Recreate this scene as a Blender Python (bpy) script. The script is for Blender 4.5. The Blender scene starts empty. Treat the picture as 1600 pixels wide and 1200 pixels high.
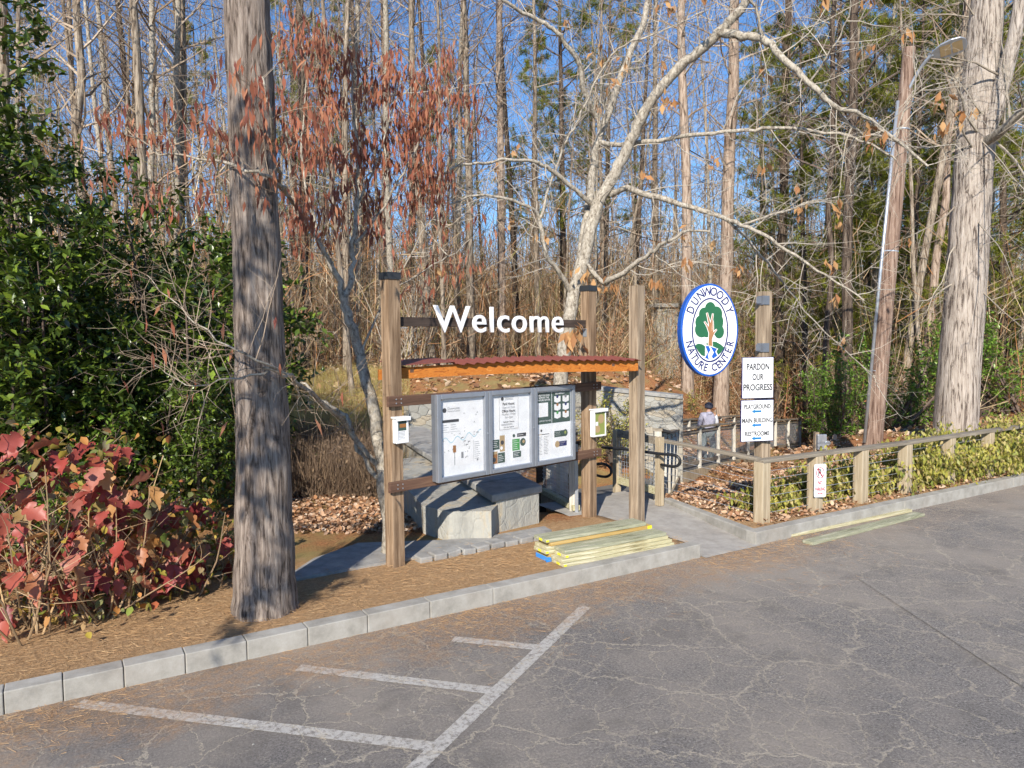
import bpy, math, random
import numpy as np
from mathutils import Vector, Matrix, Euler
R = math.radians
random.seed(7); rng = np.random.default_rng(11)
sc = bpy.context.scene
col = sc.collection

# ------------------------------------------------------------------ camera
F = 1150.0
CAMZ = 2.4
cd = bpy.data.cameras.new('camera'); cam = bpy.data.objects.new('camera', cd); col.objects.link(cam)
cd.sensor_width = 36; cd.lens = 36*F/1600; cd.clip_end = 1500; cd.clip_start = .05
RM = Matrix.Rotation(R(90)-math.atan(68/F), 3, 'X') @ Matrix.Rotation(-.010, 3, 'Z')
cam.matrix_world = Matrix.Translation((0, 0, CAMZ)) @ RM.to_4x4()
sc.camera = cam
# ------------------------------------------------------------------ world, sun, exposure
SUN_AZ, SUN_EL = R(13), R(31)      # light travels towards +Y and 13 degrees to the right
w = bpy.data.worlds.new('World'); sc.world = w; w.use_nodes = True
nt = w.node_tree; bg = nt.nodes['Background']
sky = nt.nodes.new('ShaderNodeTexSky'); sky.sky_type = 'NISHITA'; sky.sun_disc = False
sky.sun_elevation = SUN_EL; sky.sun_rotation = math.pi + SUN_AZ; sky.air_density = 1.0; sky.dust_density = .1; sky.ozone_density = 7
hs = nt.nodes.new('ShaderNodeHueSaturation'); hs.inputs['Saturation'].default_value = 1.06; hs.inputs['Value'].default_value = 1.0; nt.links.new(sky.outputs[0], hs.inputs['Color']); nt.links.new(hs.outputs[0], bg.inputs[0]); bg.inputs[1].default_value = .12
sl = bpy.data.lights.new('sun', 'SUN'); sl.energy = 5.0; sl.angle = R(.5); sl.color = (1, .93, .82)
so = bpy.data.objects.new('sun', sl); col.objects.link(so)
Ld = Vector((math.sin(SUN_AZ)*math.cos(SUN_EL), math.cos(SUN_AZ)*math.cos(SUN_EL), -math.sin(SUN_EL)))
so.rotation_euler = Ld.to_track_quat('-Z', 'Y').to_euler(); so.location = (-20, -30, 40)
sc.view_settings.view_transform = 'Standard'; sc.view_settings.look = 'None'
sc.view_settings.exposure = .60; sc.view_settings.gamma = 1
sc.render.engine = 'CYCLES'
sc.cycles.max_bounces = 4; sc.cycles.diffuse_bounces = 2; sc.cycles.transparent_max_bounces = 4
sc.cycles.use_denoising = True; sc.cycles.use_adaptive_sampling = True; sc.cycles.adaptive_threshold = .03

# ------------------------------------------------------------------ survey helpers (photo pixel -> place)
def ray(px, py): return RM @ Vector(((px-800)/F, -(py-600)/F, -1))
def G(px, py, z=.15):
    d = ray(px, py); return Vector((0, 0, CAMZ)) + d*((z-CAMZ)/d.z)
def D(px, py, d):
    r = ray(px, py); return Vector((0, 0, CAMZ)) + r*(d/r.y)
O = G(1095, 850, .15); _p = G(0, 1083, .15)
UD = (O-_p).normalized(); VD = Vector((-UD.y, UD.x, 0)); TH = math.atan2(UD.y, UD.x)
def Wd(u, v, z=0): return Vector((O.x, O.y, 0)) + UD*u + VD*v + Vector((0, 0, z))
def UV(p): d = Vector((p[0]-O.x, p[1]-O.y, 0)); return d.dot(UD), d.dot(VD)

# ------------------------------------------------------------------ terrain
cp = []
def c(x, y, z): cp.append((x, y, z))
for u in (-40, -25, -15, -9, -6, -3.5, -1.5):
    for v in (.1, 1.2, 2.2): p = Wd(u, v); c(p.x, p.y, .13)
for u in (1.4, 3, 5, 8, 12, 18, 26, 40): 
    for v in (.1, 1.0): p = Wd(u, v); c(p.x, p.y, .13)
for px, py, d in ((1060, 757, 18.2), (1150, 730, 22.8), (1232, 710, 27.5), (1120, 760, 14.5), (1080, 775, 12.2), (1360, 697, 16), (1300, 682, 20),
                  (1420, 668, 26), (1500, 692, 16.5), (1600, 645, 26), (1250, 690, 32), (1350, 640, 45), (1550, 600, 60), (1150, 636, 38), (1150, 575, 50),
                  (540, 775, 11), (540, 690, 14.5), (540, 610, 20), (540, 560, 34), (540, 532, 50), (300, 790, 11), (300, 640, 18), (300, 555, 40),
                  (0, 800, 11), (0, 640, 18), (0, 560, 40), (960, 575, 27), (960, 540, 50), (800, 575, 27), (1040, 590, 26)):
    p = D(px, py, d); c(p.x, p.y, p.z)
for px in (0, 300, 600, 800, 1000, 1200, 1450, 1600):
    for py, d in ((515, 72), (490, 105), (462, 150)):
        p = D(px, py+(20 if px > 1200 else 0), d); c(p.x, p.y, p.z)
for x, y, z in ((0, 12.5, -.5), (1.5, 13.5, -.6), (3, 15.3, -.9), (0, 15, -.5), (-1, 18.6, 1.0), (2, 18.8, 1.0), (-1.6, 14.5, .1), (-2.2, 9, .14), (-60, 30, 1), (-100, 120, 12),
                (110, 60, 1), (160, 140, 12), (60, 25, 0), (5, 16, -.75), (7, 17.5, -.9)):
    c(x, y, z)
CP = np.array(cp)
def tps(r2): return r2*np.log(r2+1e-9)
_n = len(CP); _d2 = ((CP[:, None, :2]-CP[None, :, :2])**2).sum(2)
_A = np.zeros((_n+3, _n+3)); _A[:_n, :_n] = tps(_d2)+np.eye(_n)*2.0
_A[:_n, _n] = 1; _A[:_n, _n+1] = CP[:, 0]; _A[:_n, _n+2] = CP[:, 1]; _A[_n:, :_n] = _A[:_n, _n:].T
_w = np.linalg.solve(_A, np.r_[CP[:, 2], 0, 0, 0])
_u0 = np.array([UD.x, UD.y]); _v0 = np.array([VD.x, VD.y]); _o = np.array([O.x, O.y])
def ground_np(P):
    P = np.atleast_2d(P)
    z = tps(((P[:, None, :]-CP[None, :, :2])**2).sum(2))@_w[:_n] + _w[_n] + P@_w[_n+1:]
    q = P-_o; u = q@_u0; v = q@_v0
    k = np.clip((v-1.6)/1.4, 0, 1)*np.where(u > 1.0, np.clip((v-.9)/1.5, 0, 1), 1)
    z = .13*(1-k)+z*k
    z = np.where(v < .6, .13, z)
    z += .03*np.sin(P[:, 0]*3.1)*np.sin(P[:, 1]*2.7)*np.clip((v-2)/3, 0, 1)
    z = np.where((u > .04) & (u < .98+.19*v) & (v < 2.5), -.25, z)
    return z
def gz(x, y): return float(ground_np(np.array([[x, y]]))[0])

# ------------------------------------------------------------------ mesh helpers
def newmesh(name, V, Fc, mats=None, smooth=False):
    me = bpy.data.meshes.new(name); me.from_pydata([tuple(v) for v in V], [], Fc); me.update()
    if smooth: me.polygons.foreach_set('use_smooth', [True]*len(me.polygons))
    return me
def npmesh(name, V, Fa, smooth=False):
    """V (N,3), Fa (M,k) arrays"""
    me = bpy.data.meshes.new(name); k = Fa.shape[1]
    me.vertices.add(len(V)); me.vertices.foreach_set('co', V.astype(np.float32).ravel())
    me.loops.add(Fa.size); me.loops.foreach_set('vertex_index', Fa.astype(np.int32).ravel())
    me.polygons.add(len(Fa)); me.polygons.foreach_set('loop_start', np.arange(0, Fa.size, k, dtype=np.int32))
    me.polygons.foreach_set('loop_total', np.full(len(Fa), k, np.int32))
    if smooth: me.polygons.foreach_set('use_smooth', np.ones(len(Fa), bool))
    me.update(calc_edges=True); me.validate(); return me
def mkobj(name, me, mat, parent=None, bevel=0):
    o = bpy.data.objects.new(name, me); col.objects.link(o)
    if mat is not None and len(me.materials) == 0:
        for m in (mat if isinstance(mat, (list, tuple)) else [mat]): me.materials.append(m)
    if parent: o.parent = parent
    if bevel:
        b = o.modifiers.new('bevel', 'BEVEL'); b.width = bevel; b.segments = 2; b.limit_method = 'ANGLE'
    return o
def tag(o, label=None, cat=None, group=None, kind=None):
    if label: o['label'] = label
    if cat: o['category'] = cat
    if group: o['group'] = group
    if kind: o['kind'] = kind
    return o
def thing(name, loc, rz=0, label=None, cat=None, group=None):
    o = bpy.data.objects.new(name, None); o.empty_display_size = .1; col.objects.link(o)
    o.location = loc; o.rotation_euler = (0, 0, rz); return tag(o, label, cat, group)
def copy_tree(o, parent=None):
    n = o.copy(); col.objects.link(n); n.parent = parent
    for ch in list(o.children): copy_tree(ch, n)
    return n
class MB:
    def __init__(s): s.v = []; s.f = []; s.m = []
    def add(s, V, Fc, mi=0):
        k = len(s.v); s.v += [tuple(x) for x in V]; s.f += [tuple(i+k for i in f) for f in Fc]; s.m += [mi]*len(Fc); return s
    def box(s, c, sz, rz=0, mi=0, rot=None):
        a, b, d = sz[0]/2, sz[1]/2, sz[2]/2
        V = [Vector((x, y, z)) for x in (-a, a) for y in (-b, b) for z in (-d, d)]
        M = rot if rot else Matrix.Rotation(rz, 3, 'Z')
        V = [M@v+Vector(c) for v in V]
        return s.add(V, [(0, 1, 3, 2), (4, 6, 7, 5), (0, 4, 5, 1), (2, 3, 7, 6), (0, 2, 6, 4), (1, 5, 7, 3)], mi)
    def bar(s, p, q, w, h, mi=0):
        """box beam from p to q; w across, h up"""
        p, q = Vector(p), Vector(q); x = (q-p); L = x.length; x.normalize()
        up = Vector((0, 0, 1)) if abs(x.z) < .95 else Vector((0, 1, 0))
        y = up.cross(x).normalized(); z = x.cross(y)
        M = Matrix((x, y, z)).transposed()
        return s.box((p+q)/2, (L, w, h), rot=M, mi=mi)
    def tube(s, P, rad, n=6, mi=0, cap=True):
        P = [Vector(p) for p in P]; m = len(P)
        if not hasattr(rad, '__len__'): rad = [rad]*m
        t0 = (P[1]-P[0]).normalized(); a = t0.orthogonal().normalized(); V = []
        for i in range(m):
            t = (P[min(i+1, m-1)]-P[max(i-1, 0)]).normalized()
            a = (a-t*a.dot(t)); a = a.normalized() if a.length > 1e-6 else t.orthogonal().normalized(); b = t.cross(a)
            for j in range(n):
                an = 2*math.pi*j/n; V.append(P[i]+(a*math.cos(an)+b*math.sin(an))*rad[i])
        Fc = [(i*n+j, i*n+(j+1) % n, (i+1)*n+(j+1) % n, (i+1)*n+j) for i in range(m-1) for j in range(n)]
        if cap and n > 3: Fc += [tuple(range(n))[::-1], tuple(range((m-1)*n, m*n))]
        return s.add(V, Fc, mi)
    def prism(s, pts, y0, y1, mi=0):
        """polygon in local XZ extruded along Y"""
        n = len(pts); V = [(x, y0, z) for x, z in pts]+[(x, y1, z) for x, z in pts]
        return s.add(V, [tuple(range(n)), tuple(range(2*n-1, n-1, -1))]+[(i, i+n, (i+1) % n+n, (i+1) % n) for i in range(n)], mi)
    def slab(s, pts, z0, z1, mi=0):
        n = len(pts); V = [(p[0], p[1], z0) for p in pts]+[(p[0], p[1], z1) for p in pts]
        return s.add(V, [tuple(range(n))[::-1], tuple(range(n, 2*n))]+[(i, (i+1) % n, (i+1) % n+n, i+n) for i in range(n)], mi)
    def build(s, name, mat, parent=None, bevel=0, smooth=False):
        me = newmesh(name, s.v, s.f, smooth=smooth)
        o = mkobj(name, me, mat, parent, bevel)
        if any(s.m): me.polygons.foreach_set('material_index', s.m)
        return o

# ------------------------------------------------------------------ materials
def N(t, ty, **k):
    n = t.nodes.new('ShaderNode'+ty)
    for a, b in k.items(): setattr(n, a, b)
    return n
def base(name, rough=.8, spec=.3):
    m = bpy.data.materials.new(name); m.use_nodes = True; t = m.node_tree; p = t.nodes['Principled BSDF']
    p.inputs['Roughness'].default_value = rough; p.inputs['Specular IOR Level'].default_value = spec
    return m, t, p
def ramp(t, fac, stops):
    r = N(t, 'ValToRGB'); e = r.color_ramp.elements
    while len(e) > 1: e.remove(e[-1])
    e[0].position = stops[0][0]; e[0].color = (*stops[0][1], 1)
    for po, c_ in stops[1:]: x = e.new(po); x.color = (*c_, 1)
    t.links.new(fac, r.inputs[0]); return r.outputs[0]
def coords(t, scale=(1, 1, 1), kind='Object'):
    tc = N(t, 'TexCoord'); mp = N(t, 'Mapping'); mp.inputs['Scale'].default_value = scale
    t.links.new(tc.outputs[kind], mp.inputs[0]); return mp.outputs[0]
def noise(t, vec, scale, det=6, rough=.6, dist=0):
    n = N(t, 'TexNoise'); n.inputs['Scale'].default_value = scale; n.inputs['Detail'].default_value = det
    n.inputs['Roughness'].default_value = rough; n.inputs['Distortion'].default_value = dist; t.links.new(vec, n.inputs['Vector']); return n.outputs['Fac']
def mixc(t, f, a, b, mode='MIX'):
    m = N(t, 'Mix', data_type='RGBA', blend_type=mode)
    for i, x in ((0, f), (6, a), (7, b)):
        if isinstance(x, (int, float)): m.inputs[i].default_value = x
        elif isinstance(x, tuple): m.inputs[i].default_value = (*x, 1)
        else: t.links.new(x, m.inputs[i])
    return m.outputs[2]
def mth(t, op, a, b=None):
    m = N(t, 'Math', operation=op)
    for i, x in ((0, a), (1, b)):
        if x is None: continue
        if isinstance(x, (int, float)): m.inputs[i].default_value = x
        else: t.links.new(x, m.inputs[i])
    return m.outputs[0]
def bump(t, p, h, st=.3, dist=.01):
    b = N(t, 'Bump'); b.inputs['Strength'].default_value = st; b.inputs['Distance'].default_value = dist
    t.links.new(h, b.inputs['Height']); t.links.new(b.outputs[0], p.inputs['Normal'])
def noisy(name, stops, scale=6, stretch=(1, 1, 1), rough=.85, st=.3, dist=.01, det=8, spec=.25, distort=0, tint=None):
    m, t, p = base(name, rough, spec); v = coords(t, stretch); n = noise(t, v, scale, det, .65, distort)
    c_ = ramp(t, n, stops)
    if tint:   # per-object variation
        oi = N(t, 'ObjectInfo'); c_ = mixc(t, oi.outputs['Random'], c_, mixc(t, 1.0, c_, tint, 'MULTIPLY'))
    t.links.new(c_, p.inputs['Base Color']); bump(t, p, n, st, dist); return m
def plain(name, c_, rough=.5, metal=0, spec=.4):
    m, t, p = base(name, rough, spec); v = coords(t); n = noise(t, v, 9, 5)
    a = tuple(x*.9 for x in c_); b_ = tuple(min(1, x*1.06) for x in c_)
    t.links.new(ramp(t, n, [(.3, a), (.7, b_)]), p.inputs['Base Color']); p.inputs['Metallic'].default_value = metal; return m
def leafmat(name, cols, rough=.45, trans=.25, spec=.4, top=None):
    m, t, p = base(name, rough, spec); g = N(t, 'NewGeometry')
    stops = [(i/max(1, len(cols)-1), c_) for i, c_ in enumerate(cols)]
    c_ = ramp(t, g.outputs['Random Per Island'], stops); t.links.new(c_, p.inputs['Base Color'])
    tr = N(t, 'BsdfTranslucent'); t.links.new(c_, tr.inputs[0]); mx = N(t, 'MixShader'); mx.inputs[0].default_value = trans
    t.links.new(p.outputs[0], mx.inputs[1]); t.links.new(tr.outputs[0], mx.inputs[2]); t.links.new(mx.outputs[0], t.nodes['Material Output'].inputs[0]); return m

M = {}
def wood(name, stops, st=.35):
    m, t, p = base(name, .8, .2); v = coords(t, (1, 1, .06)); n = noise(t, v, 26, 8, .65, .6); n2 = noise(t, coords(t, (1, 1, .3)), 3.5, 4)
    c_ = ramp(t, n, stops); c_ = mixc(t, mth(t, 'MULTIPLY', n2, .5), c_, mixc(t, 1.0, c_, (.62, .58, .55), 'MULTIPLY'))
    ck = ramp(t, noise(t, coords(t, (1, 1, .035)), 13, 3, .5), [(.492, (0, 0, 0)), (.5, (1, 1, 1)), (.508, (0, 0, 0))]); ck = mixc(t, 1.0, ck, ramp(t, n2, [(.5, (0, 0, 0)), (.6, (1, 1, 1))]), 'MULTIPLY'); kn = ramp(t, noise(t, coords(t, (1, 1, .7)), 5.5, 2), [(.70, (0, 0, 0)), (.76, (1, 1, 1))])
    c_ = mixc(t, mth(t, 'MULTIPLY', ck, .85), c_, (.05, .03, .02)); c_ = mixc(t, mth(t, 'MULTIPLY', kn, .6), c_, (.12, .07, .04))
    t.links.new(c_, p.inputs['Base Color']); bump(t, p, n, st, .006); return m
def woodx(name, stops, st=.35, axis=0):
    sc_ = [1, 1, 1]; sc_[axis] = .05
    m, t, p = base(name, .8, .2); v = coords(t, tuple(sc_)); n = noise(t, v, 30, 8, .65, .8)
    t.links.new(mixc(t, noise(t, coords(t, (.5, 1, 1) if axis == 0 else (1, 1, 1)), 5, 4), mixc(t, 1.0, ramp(t, n, stops), (.78, .76, .74), 'MULTIPLY'), ramp(t, n, stops)), p.inputs['Base Color']); bump(t, p, n, st, .005); return m
M['post'] = wood('post_wood', [(.36, (.14, .088, .052)), (.5, (.265, .18, .112)), (.64, (.38, .27, .175))])
M['post_grey'] = wood('post_grey', [(.36, (.17, .125, .085)), (.5, (.30, .23, .16)), (.64, (.42, .33, .235))])
M['post_pale'] = wood('post_pale', [(.3, (.26, .20, .13)), (.5, (.42, .34, .23)), (.7, (.54, .46, .33))])
M['rail'] = woodx('rail_wood', [(.3, (.07, .04, .028)), (.55, (.15, .085, .058)), (.75, (.24, .15, .10))])
M['beam'] = woodx('beam_wood', [(.3, (.035, .026, .022)), (.6, (.085, .062, .05)), (.8, (.15, .11, .09))])
M['fascia'] = woodx('fascia_wood', [(.36, (.26, .07, .015)), (.46, (.52, .19, .035)), (.54, (.42, .13, .022)), (.68, (.62, .28, .07))])
M['roof'] = plain('roof_red', (.19, .055, .042), .6)
M['cap'] = plain('cap_black', (.03, .032, .035), .4)
M['pale_rail'] = wood('boardwalk_post', [(.3, (.34, .31, .26)), (.5, (.52, .49, .42)), (.7, (.66, .63, .56))])
M['railtop'] = woodx('fence_rail_wood', [(.3, (.14, .115, .09)), (.55, (.27, .235, .185)), (.8, (.40, .36, .29))])
M['lumber'] = woodx('fresh_lumber', [(.38, (.26, .22, .11)), (.46, (.58, .53, .33)), (.52, (.42, .39, .23)), (.62, (.66, .61, .43))], .8)
M['lumber_b'] = woodx('fresh_lumber_brown', [(.25, (.30, .18, .05)), (.5, (.46, .30, .10)), (.8, (.62, .47, .22))], .25)
M['lumber_c'] = woodx('fresh_lumber_green', [(.38, (.18, .18, .11)), (.46, (.40, .40, .28)), (.52, (.26, .27, .18)), (.62, (.50, .48, .36))], .8)
M['tag'] = plain('tag_yellow', (.72, .66, .03), .5); M['tape'] = plain('tape_blue', (.04, .25, .68), .4)
M['alu'] = plain('aluminium', (.33, .35, .39), .35, .55); M['alu_d'] = plain('aluminium_dark', (.19, .205, .235), .4, .4)
M['galv'] = plain('galvanised', (.45, .48, .52), .35, .6)
M['white'] = plain('white_paint', (.80, .80, .80), .45); M['paper'] = plain('paper_white', (.78, .79, .80), .6)
M['black'] = plain('black_metal', (.018, .019, .022), .35); M['ink'] = plain('ink', (.045, .048, .055), .6); M['grey'] = plain('ink_grey', (.22, .23, .25), .6)
M['blue'] = plain('sign_blue', (.012, .09, .42), .35); M['navy'] = plain('sign_navy', (.012, .02, .12), .4)
M['arrow'] = plain('arrow_blue', (.01, .16, .42), .5); M['tgreen'] = plain('logo_green', (.018, .115, .05), .5); M['tbrown'] = plain('logo_brown', (.33, .16, .07), .5)
M['pgreen'] = plain('poster_green', (.045, .085, .07), .6); M['lgreen'] = plain('poster_bright_green', (.06, .30, .07), .6)
M['tan'] = plain('poster_tan', (.42, .30, .16), .6); M['brown'] = plain('poster_brown', (.30, .13, .04), .6); M['creek'] = plain('map_creek', (.25, .50, .60), .6)
M['olive'] = plain('poster_olive', (.26, .30, .08), .6); M['red'] = plain('sign_red', (.35, .012, .04), .45); M['pink'] = plain('faded_red', (.70, .42, .42), .5)
def glass(name):
    m, t, p = base(name, .08, .5); tr = N(t, 'BsdfTransparent'); gl = N(t, 'BsdfGlossy'); gl.inputs['Roughness'].default_value = .05
    mx = N(t, 'MixShader'); mx.inputs[0].default_value = .06; t.links.new(tr.outputs[0], mx.inputs[1]); t.links.new(gl.outputs[0], mx.inputs[2])
    t.links.new(mx.outputs[0], t.nodes['Material Output'].inputs[0]); return m
M['glass'] = glass('clear_panel')
def bark(name, stops, sx=9, st=.8, tint=(.55, .52, .5), zs=.12, dist=.03):
    m, t, p = base(name, .9, .15); v = coords(t, (1, 1, zs)); n = noise(t, v, sx, 9, .7, .7); n2 = noise(t, coords(t, (1, 1, .5)), 1.6, 4)
    c_ = ramp(t, n, stops); oi = N(t, 'ObjectInfo')
    c_ = mixc(t, mth(t, 'MULTIPLY', mth(t, 'ADD', oi.outputs['Random'], n2), .42), c_, mixc(t, 1.0, c_, tint, 'MULTIPLY'))
    t.links.new(c_, p.inputs['Base Color']); bump(t, p, n, st, dist); return m
M['bark'] = bark('bark_grey', [(.37, (.055, .04, .03)), (.48, (.25, .20, .15)), (.64, (.50, .43, .34))], 16)
M['bark_oak'] = bark('bark_ridged', [(.38, (.06, .045, .036)), (.49, (.22, .175, .145)), (.66, (.40, .34, .29))], 30, 1, (.8, .76, .72), .11, .03)
M['bark_big'] = bark('bark_big_oak', [(.41, (.12, .095, .08)), (.475, (.40, .345, .295)), (.7, (.62, .555, .495))], 20, 1, (.88, .85, .82), .09, .05)
M['bark_pink'] = bark('bark_pink', [(.37, (.11, .075, .055)), (.48, (.34, .255, .195)), (.64, (.54, .44, .355))], 15)
M['bark_pale'] = bark('bark_pale', [(.36, (.13, .105, .08)), (.48, (.34, .30, .245)), (.66, (.56, .51, .43))], 22, .8, (.62, .6, .55), .6, .015)
M['bark_dark'] = bark('bark_dark', [(.37, (.02, .015, .012)), (.48, (.09, .066, .05)), (.64, (.22, .17, .13))], 15)
M['pole'] = bark('pole_wood', [(.38, (.10, .06, .045)), (.5, (.26, .18, .14)), (.64, (.42, .33, .27))], 24, .6, (.8, .75, .7), .05, .02)
def simple(name, cols, tint=(.6, .55, .5)):
    m, t, p = base(name, .9, .1); oi = N(t, 'ObjectInfo'); g = N(t, 'NewGeometry')
    f = mth(t, 'FRACT', mth(t, 'ADD', oi.outputs['Random'], mth(t, 'MULTIPLY', g.outputs['Random Per Island'], .6)))
    t.links.new(ramp(t, f, [(i/(len(cols)-1), x) for i, x in enumerate(cols)]), p.inputs['Base Color']); return m
M['twig'] = simple('twig_grey', [(.15, .11, .08), (.34, .265, .195), (.20, .145, .10), (.46, .375, .29), (.24, .165, .11)])
M['twig_pale'] = simple('twig_pale', [(.30, .26, .21), (.46, .41, .34), (.25, .21, .165), (.40, .35, .28)])
M['twig_dark'] = simple('twig_dark', [(.07, .055, .045), (.15, .11, .09), (.10, .075, .06)])
M['brush'] = simple('brush_tan', [(.32, .225, .13), (.48, .36, .23), (.20, .135, .085), (.50, .34, .18)])
M['ever'] = leafmat('evergreen_leaf', [(.018, .034, .008), (.055, .09, .014), (.09, .14, .02), (.03, .055, .012), (.20, .28, .03), (.02, .038, .01)], .32, .2, .55)
M['holly'] = leafmat('bright_evergreen_leaf', [(.05, .10, .012), (.12, .22, .025), (.19, .32, .035), (.07, .13, .018), (.26, .38, .06)], .35, .25, .5)
M['pine'] = leafmat('pine_needles', [(.14, .17, .02), (.30, .33, .035), (.44, .44, .06), (.20, .23, .025), (.09, .12, .02)], .5, .4, .3)
M['deadred'] = leafmat('hanging_red_leaf', [(.22, .075, .045), (.36, .13, .075), (.16, .05, .04), (.44, .20, .11), (.28, .09, .05)], .65, .3, .2)
M['deadtan'] = leafmat('hanging_tan_leaf', [(.42, .22, .09), (.55, .33, .15), (.34, .16, .07), (.48, .24, .10)], .7, .3, .2)
M['beech'] = leafmat('rusty_leaf', [(.34, .15, .08), (.46, .24, .13), (.26, .11, .06), (.50, .30, .17)], .7, .3, .2)
M['hydra'] = leafmat('red_lobed_leaf', [(.33, .05, .04), (.42, .11, .075), (.24, .035, .032), (.44, .16, .085), (.15, .022, .026), (.38, .085, .065), (.30, .045, .04), (.46, .26, .10), (.20, .03, .03), (.45, .17, .12), (.16, .19, .04)], .45, .3, .4)
M['hydra2'] = leafmat('small_yellow_leaf', [(.42, .30, .05), (.20, .25, .04), (.50, .22, .06), (.32, .28, .16), (.12, .16, .03), (.45, .12, .06)], .6, .3, .3)
M['vine'] = leafmat('yellow_green_leaf', [(.34, .33, .05), (.46, .41, .09), (.22, .25, .04), (.52, .45, .18), (.40, .30, .12), (.14, .18, .03), (.48, .42, .08)], .5, .3, .35)
M['litter'] = leafmat('leaf_litter', [(.42, .23, .12), (.60, .43, .29), (.28, .13, .065), (.70, .56, .42), (.38, .19, .09), (.16, .08, .045), (.52, .30, .16)], .8, .1, .2)
M['straw'] = leafmat('pine_straw', [(.46, .26, .12), (.58, .38, .19), (.34, .18, .08), (.64, .46, .26)], .8, .1, .2)
M['grass'] = leafmat('dry_grass', [(.48, .36, .14), (.36, .34, .09), (.56, .42, .22), (.28, .27, .08)], .7, .3, .2)
M['weed'] = leafmat('dead_weeds', [(.16, .11, .075), (.24, .17, .115), (.11, .075, .055), (.30, .21, .13)], .8, .2, .2)

M['thicket'] = leafmat('fine_twigs', [(.40, .27, .15), (.13, .08, .045), (.62, .49, .33), (.07, .045, .03), (.46, .22, .09), (.05, .035, .025), (.26, .23, .08), (.52, .38, .24), (.34, .15, .07)], .9, .1, .1)
M['canopy'] = leafmat('canopy_twig', [(.08, .055, .04), (.20, .145, .10), (.06, .04, .03), (.14, .10, .07), (.42, .33, .24), (.09, .06, .045)], .9, .1, .1)
# terrain material: mulch strip by the kerb (object frame x=u, y=v), leaf-covered ground beyond
def terrain_mat():
    m, t, p = base('forest_floor', .95, .1); tc = N(t, 'TexCoord'); ob = tc.outputs['Object']; sp = N(t, 'SeparateXYZ'); t.links.new(ob, sp.inputs[0])
    n1 = noise(t, ob, 30, 8, .75); n2 = noise(t, ob, 1.1, 5, .6); n3 = noise(t, ob, 9, 6, .7)
    mul = ramp(t, n1, [(.3, (.24, .14, .07)), (.5, (.40, .255, .135)), (.72, (.54, .37, .21))])
    mul = mixc(t, mth(t, 'MULTIPLY', n2, .55), mul, (.38, .235, .125))
    lf = ramp(t, n1, [(.32, (.10, .048, .026)), (.45, (.27, .12, .055)), (.58, (.42, .20, .085)), (.75, (.56, .36, .21))])
    lf = mixc(t, ramp(t, n2, [(.45, (0, 0, 0)), (.62, (1, 1, 1))]), lf, mixc(t, n3, (.19, .15, .055), (.36, .27, .12)))
    k = mth(t, 'ADD', sp.outputs['Y'], mth(t, 'MULTIPLY', n3, 1.2)); mask = ramp(t, mth(t, 'MULTIPLY', k, .25), [(.56, (0, 0, 0)), (.66, (1, 1, 1))])
    t.links.new(mixc(t, mask, mul, lf), p.inputs['Base Color']); bump(t, p, n1, 1, .03); return m
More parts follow.
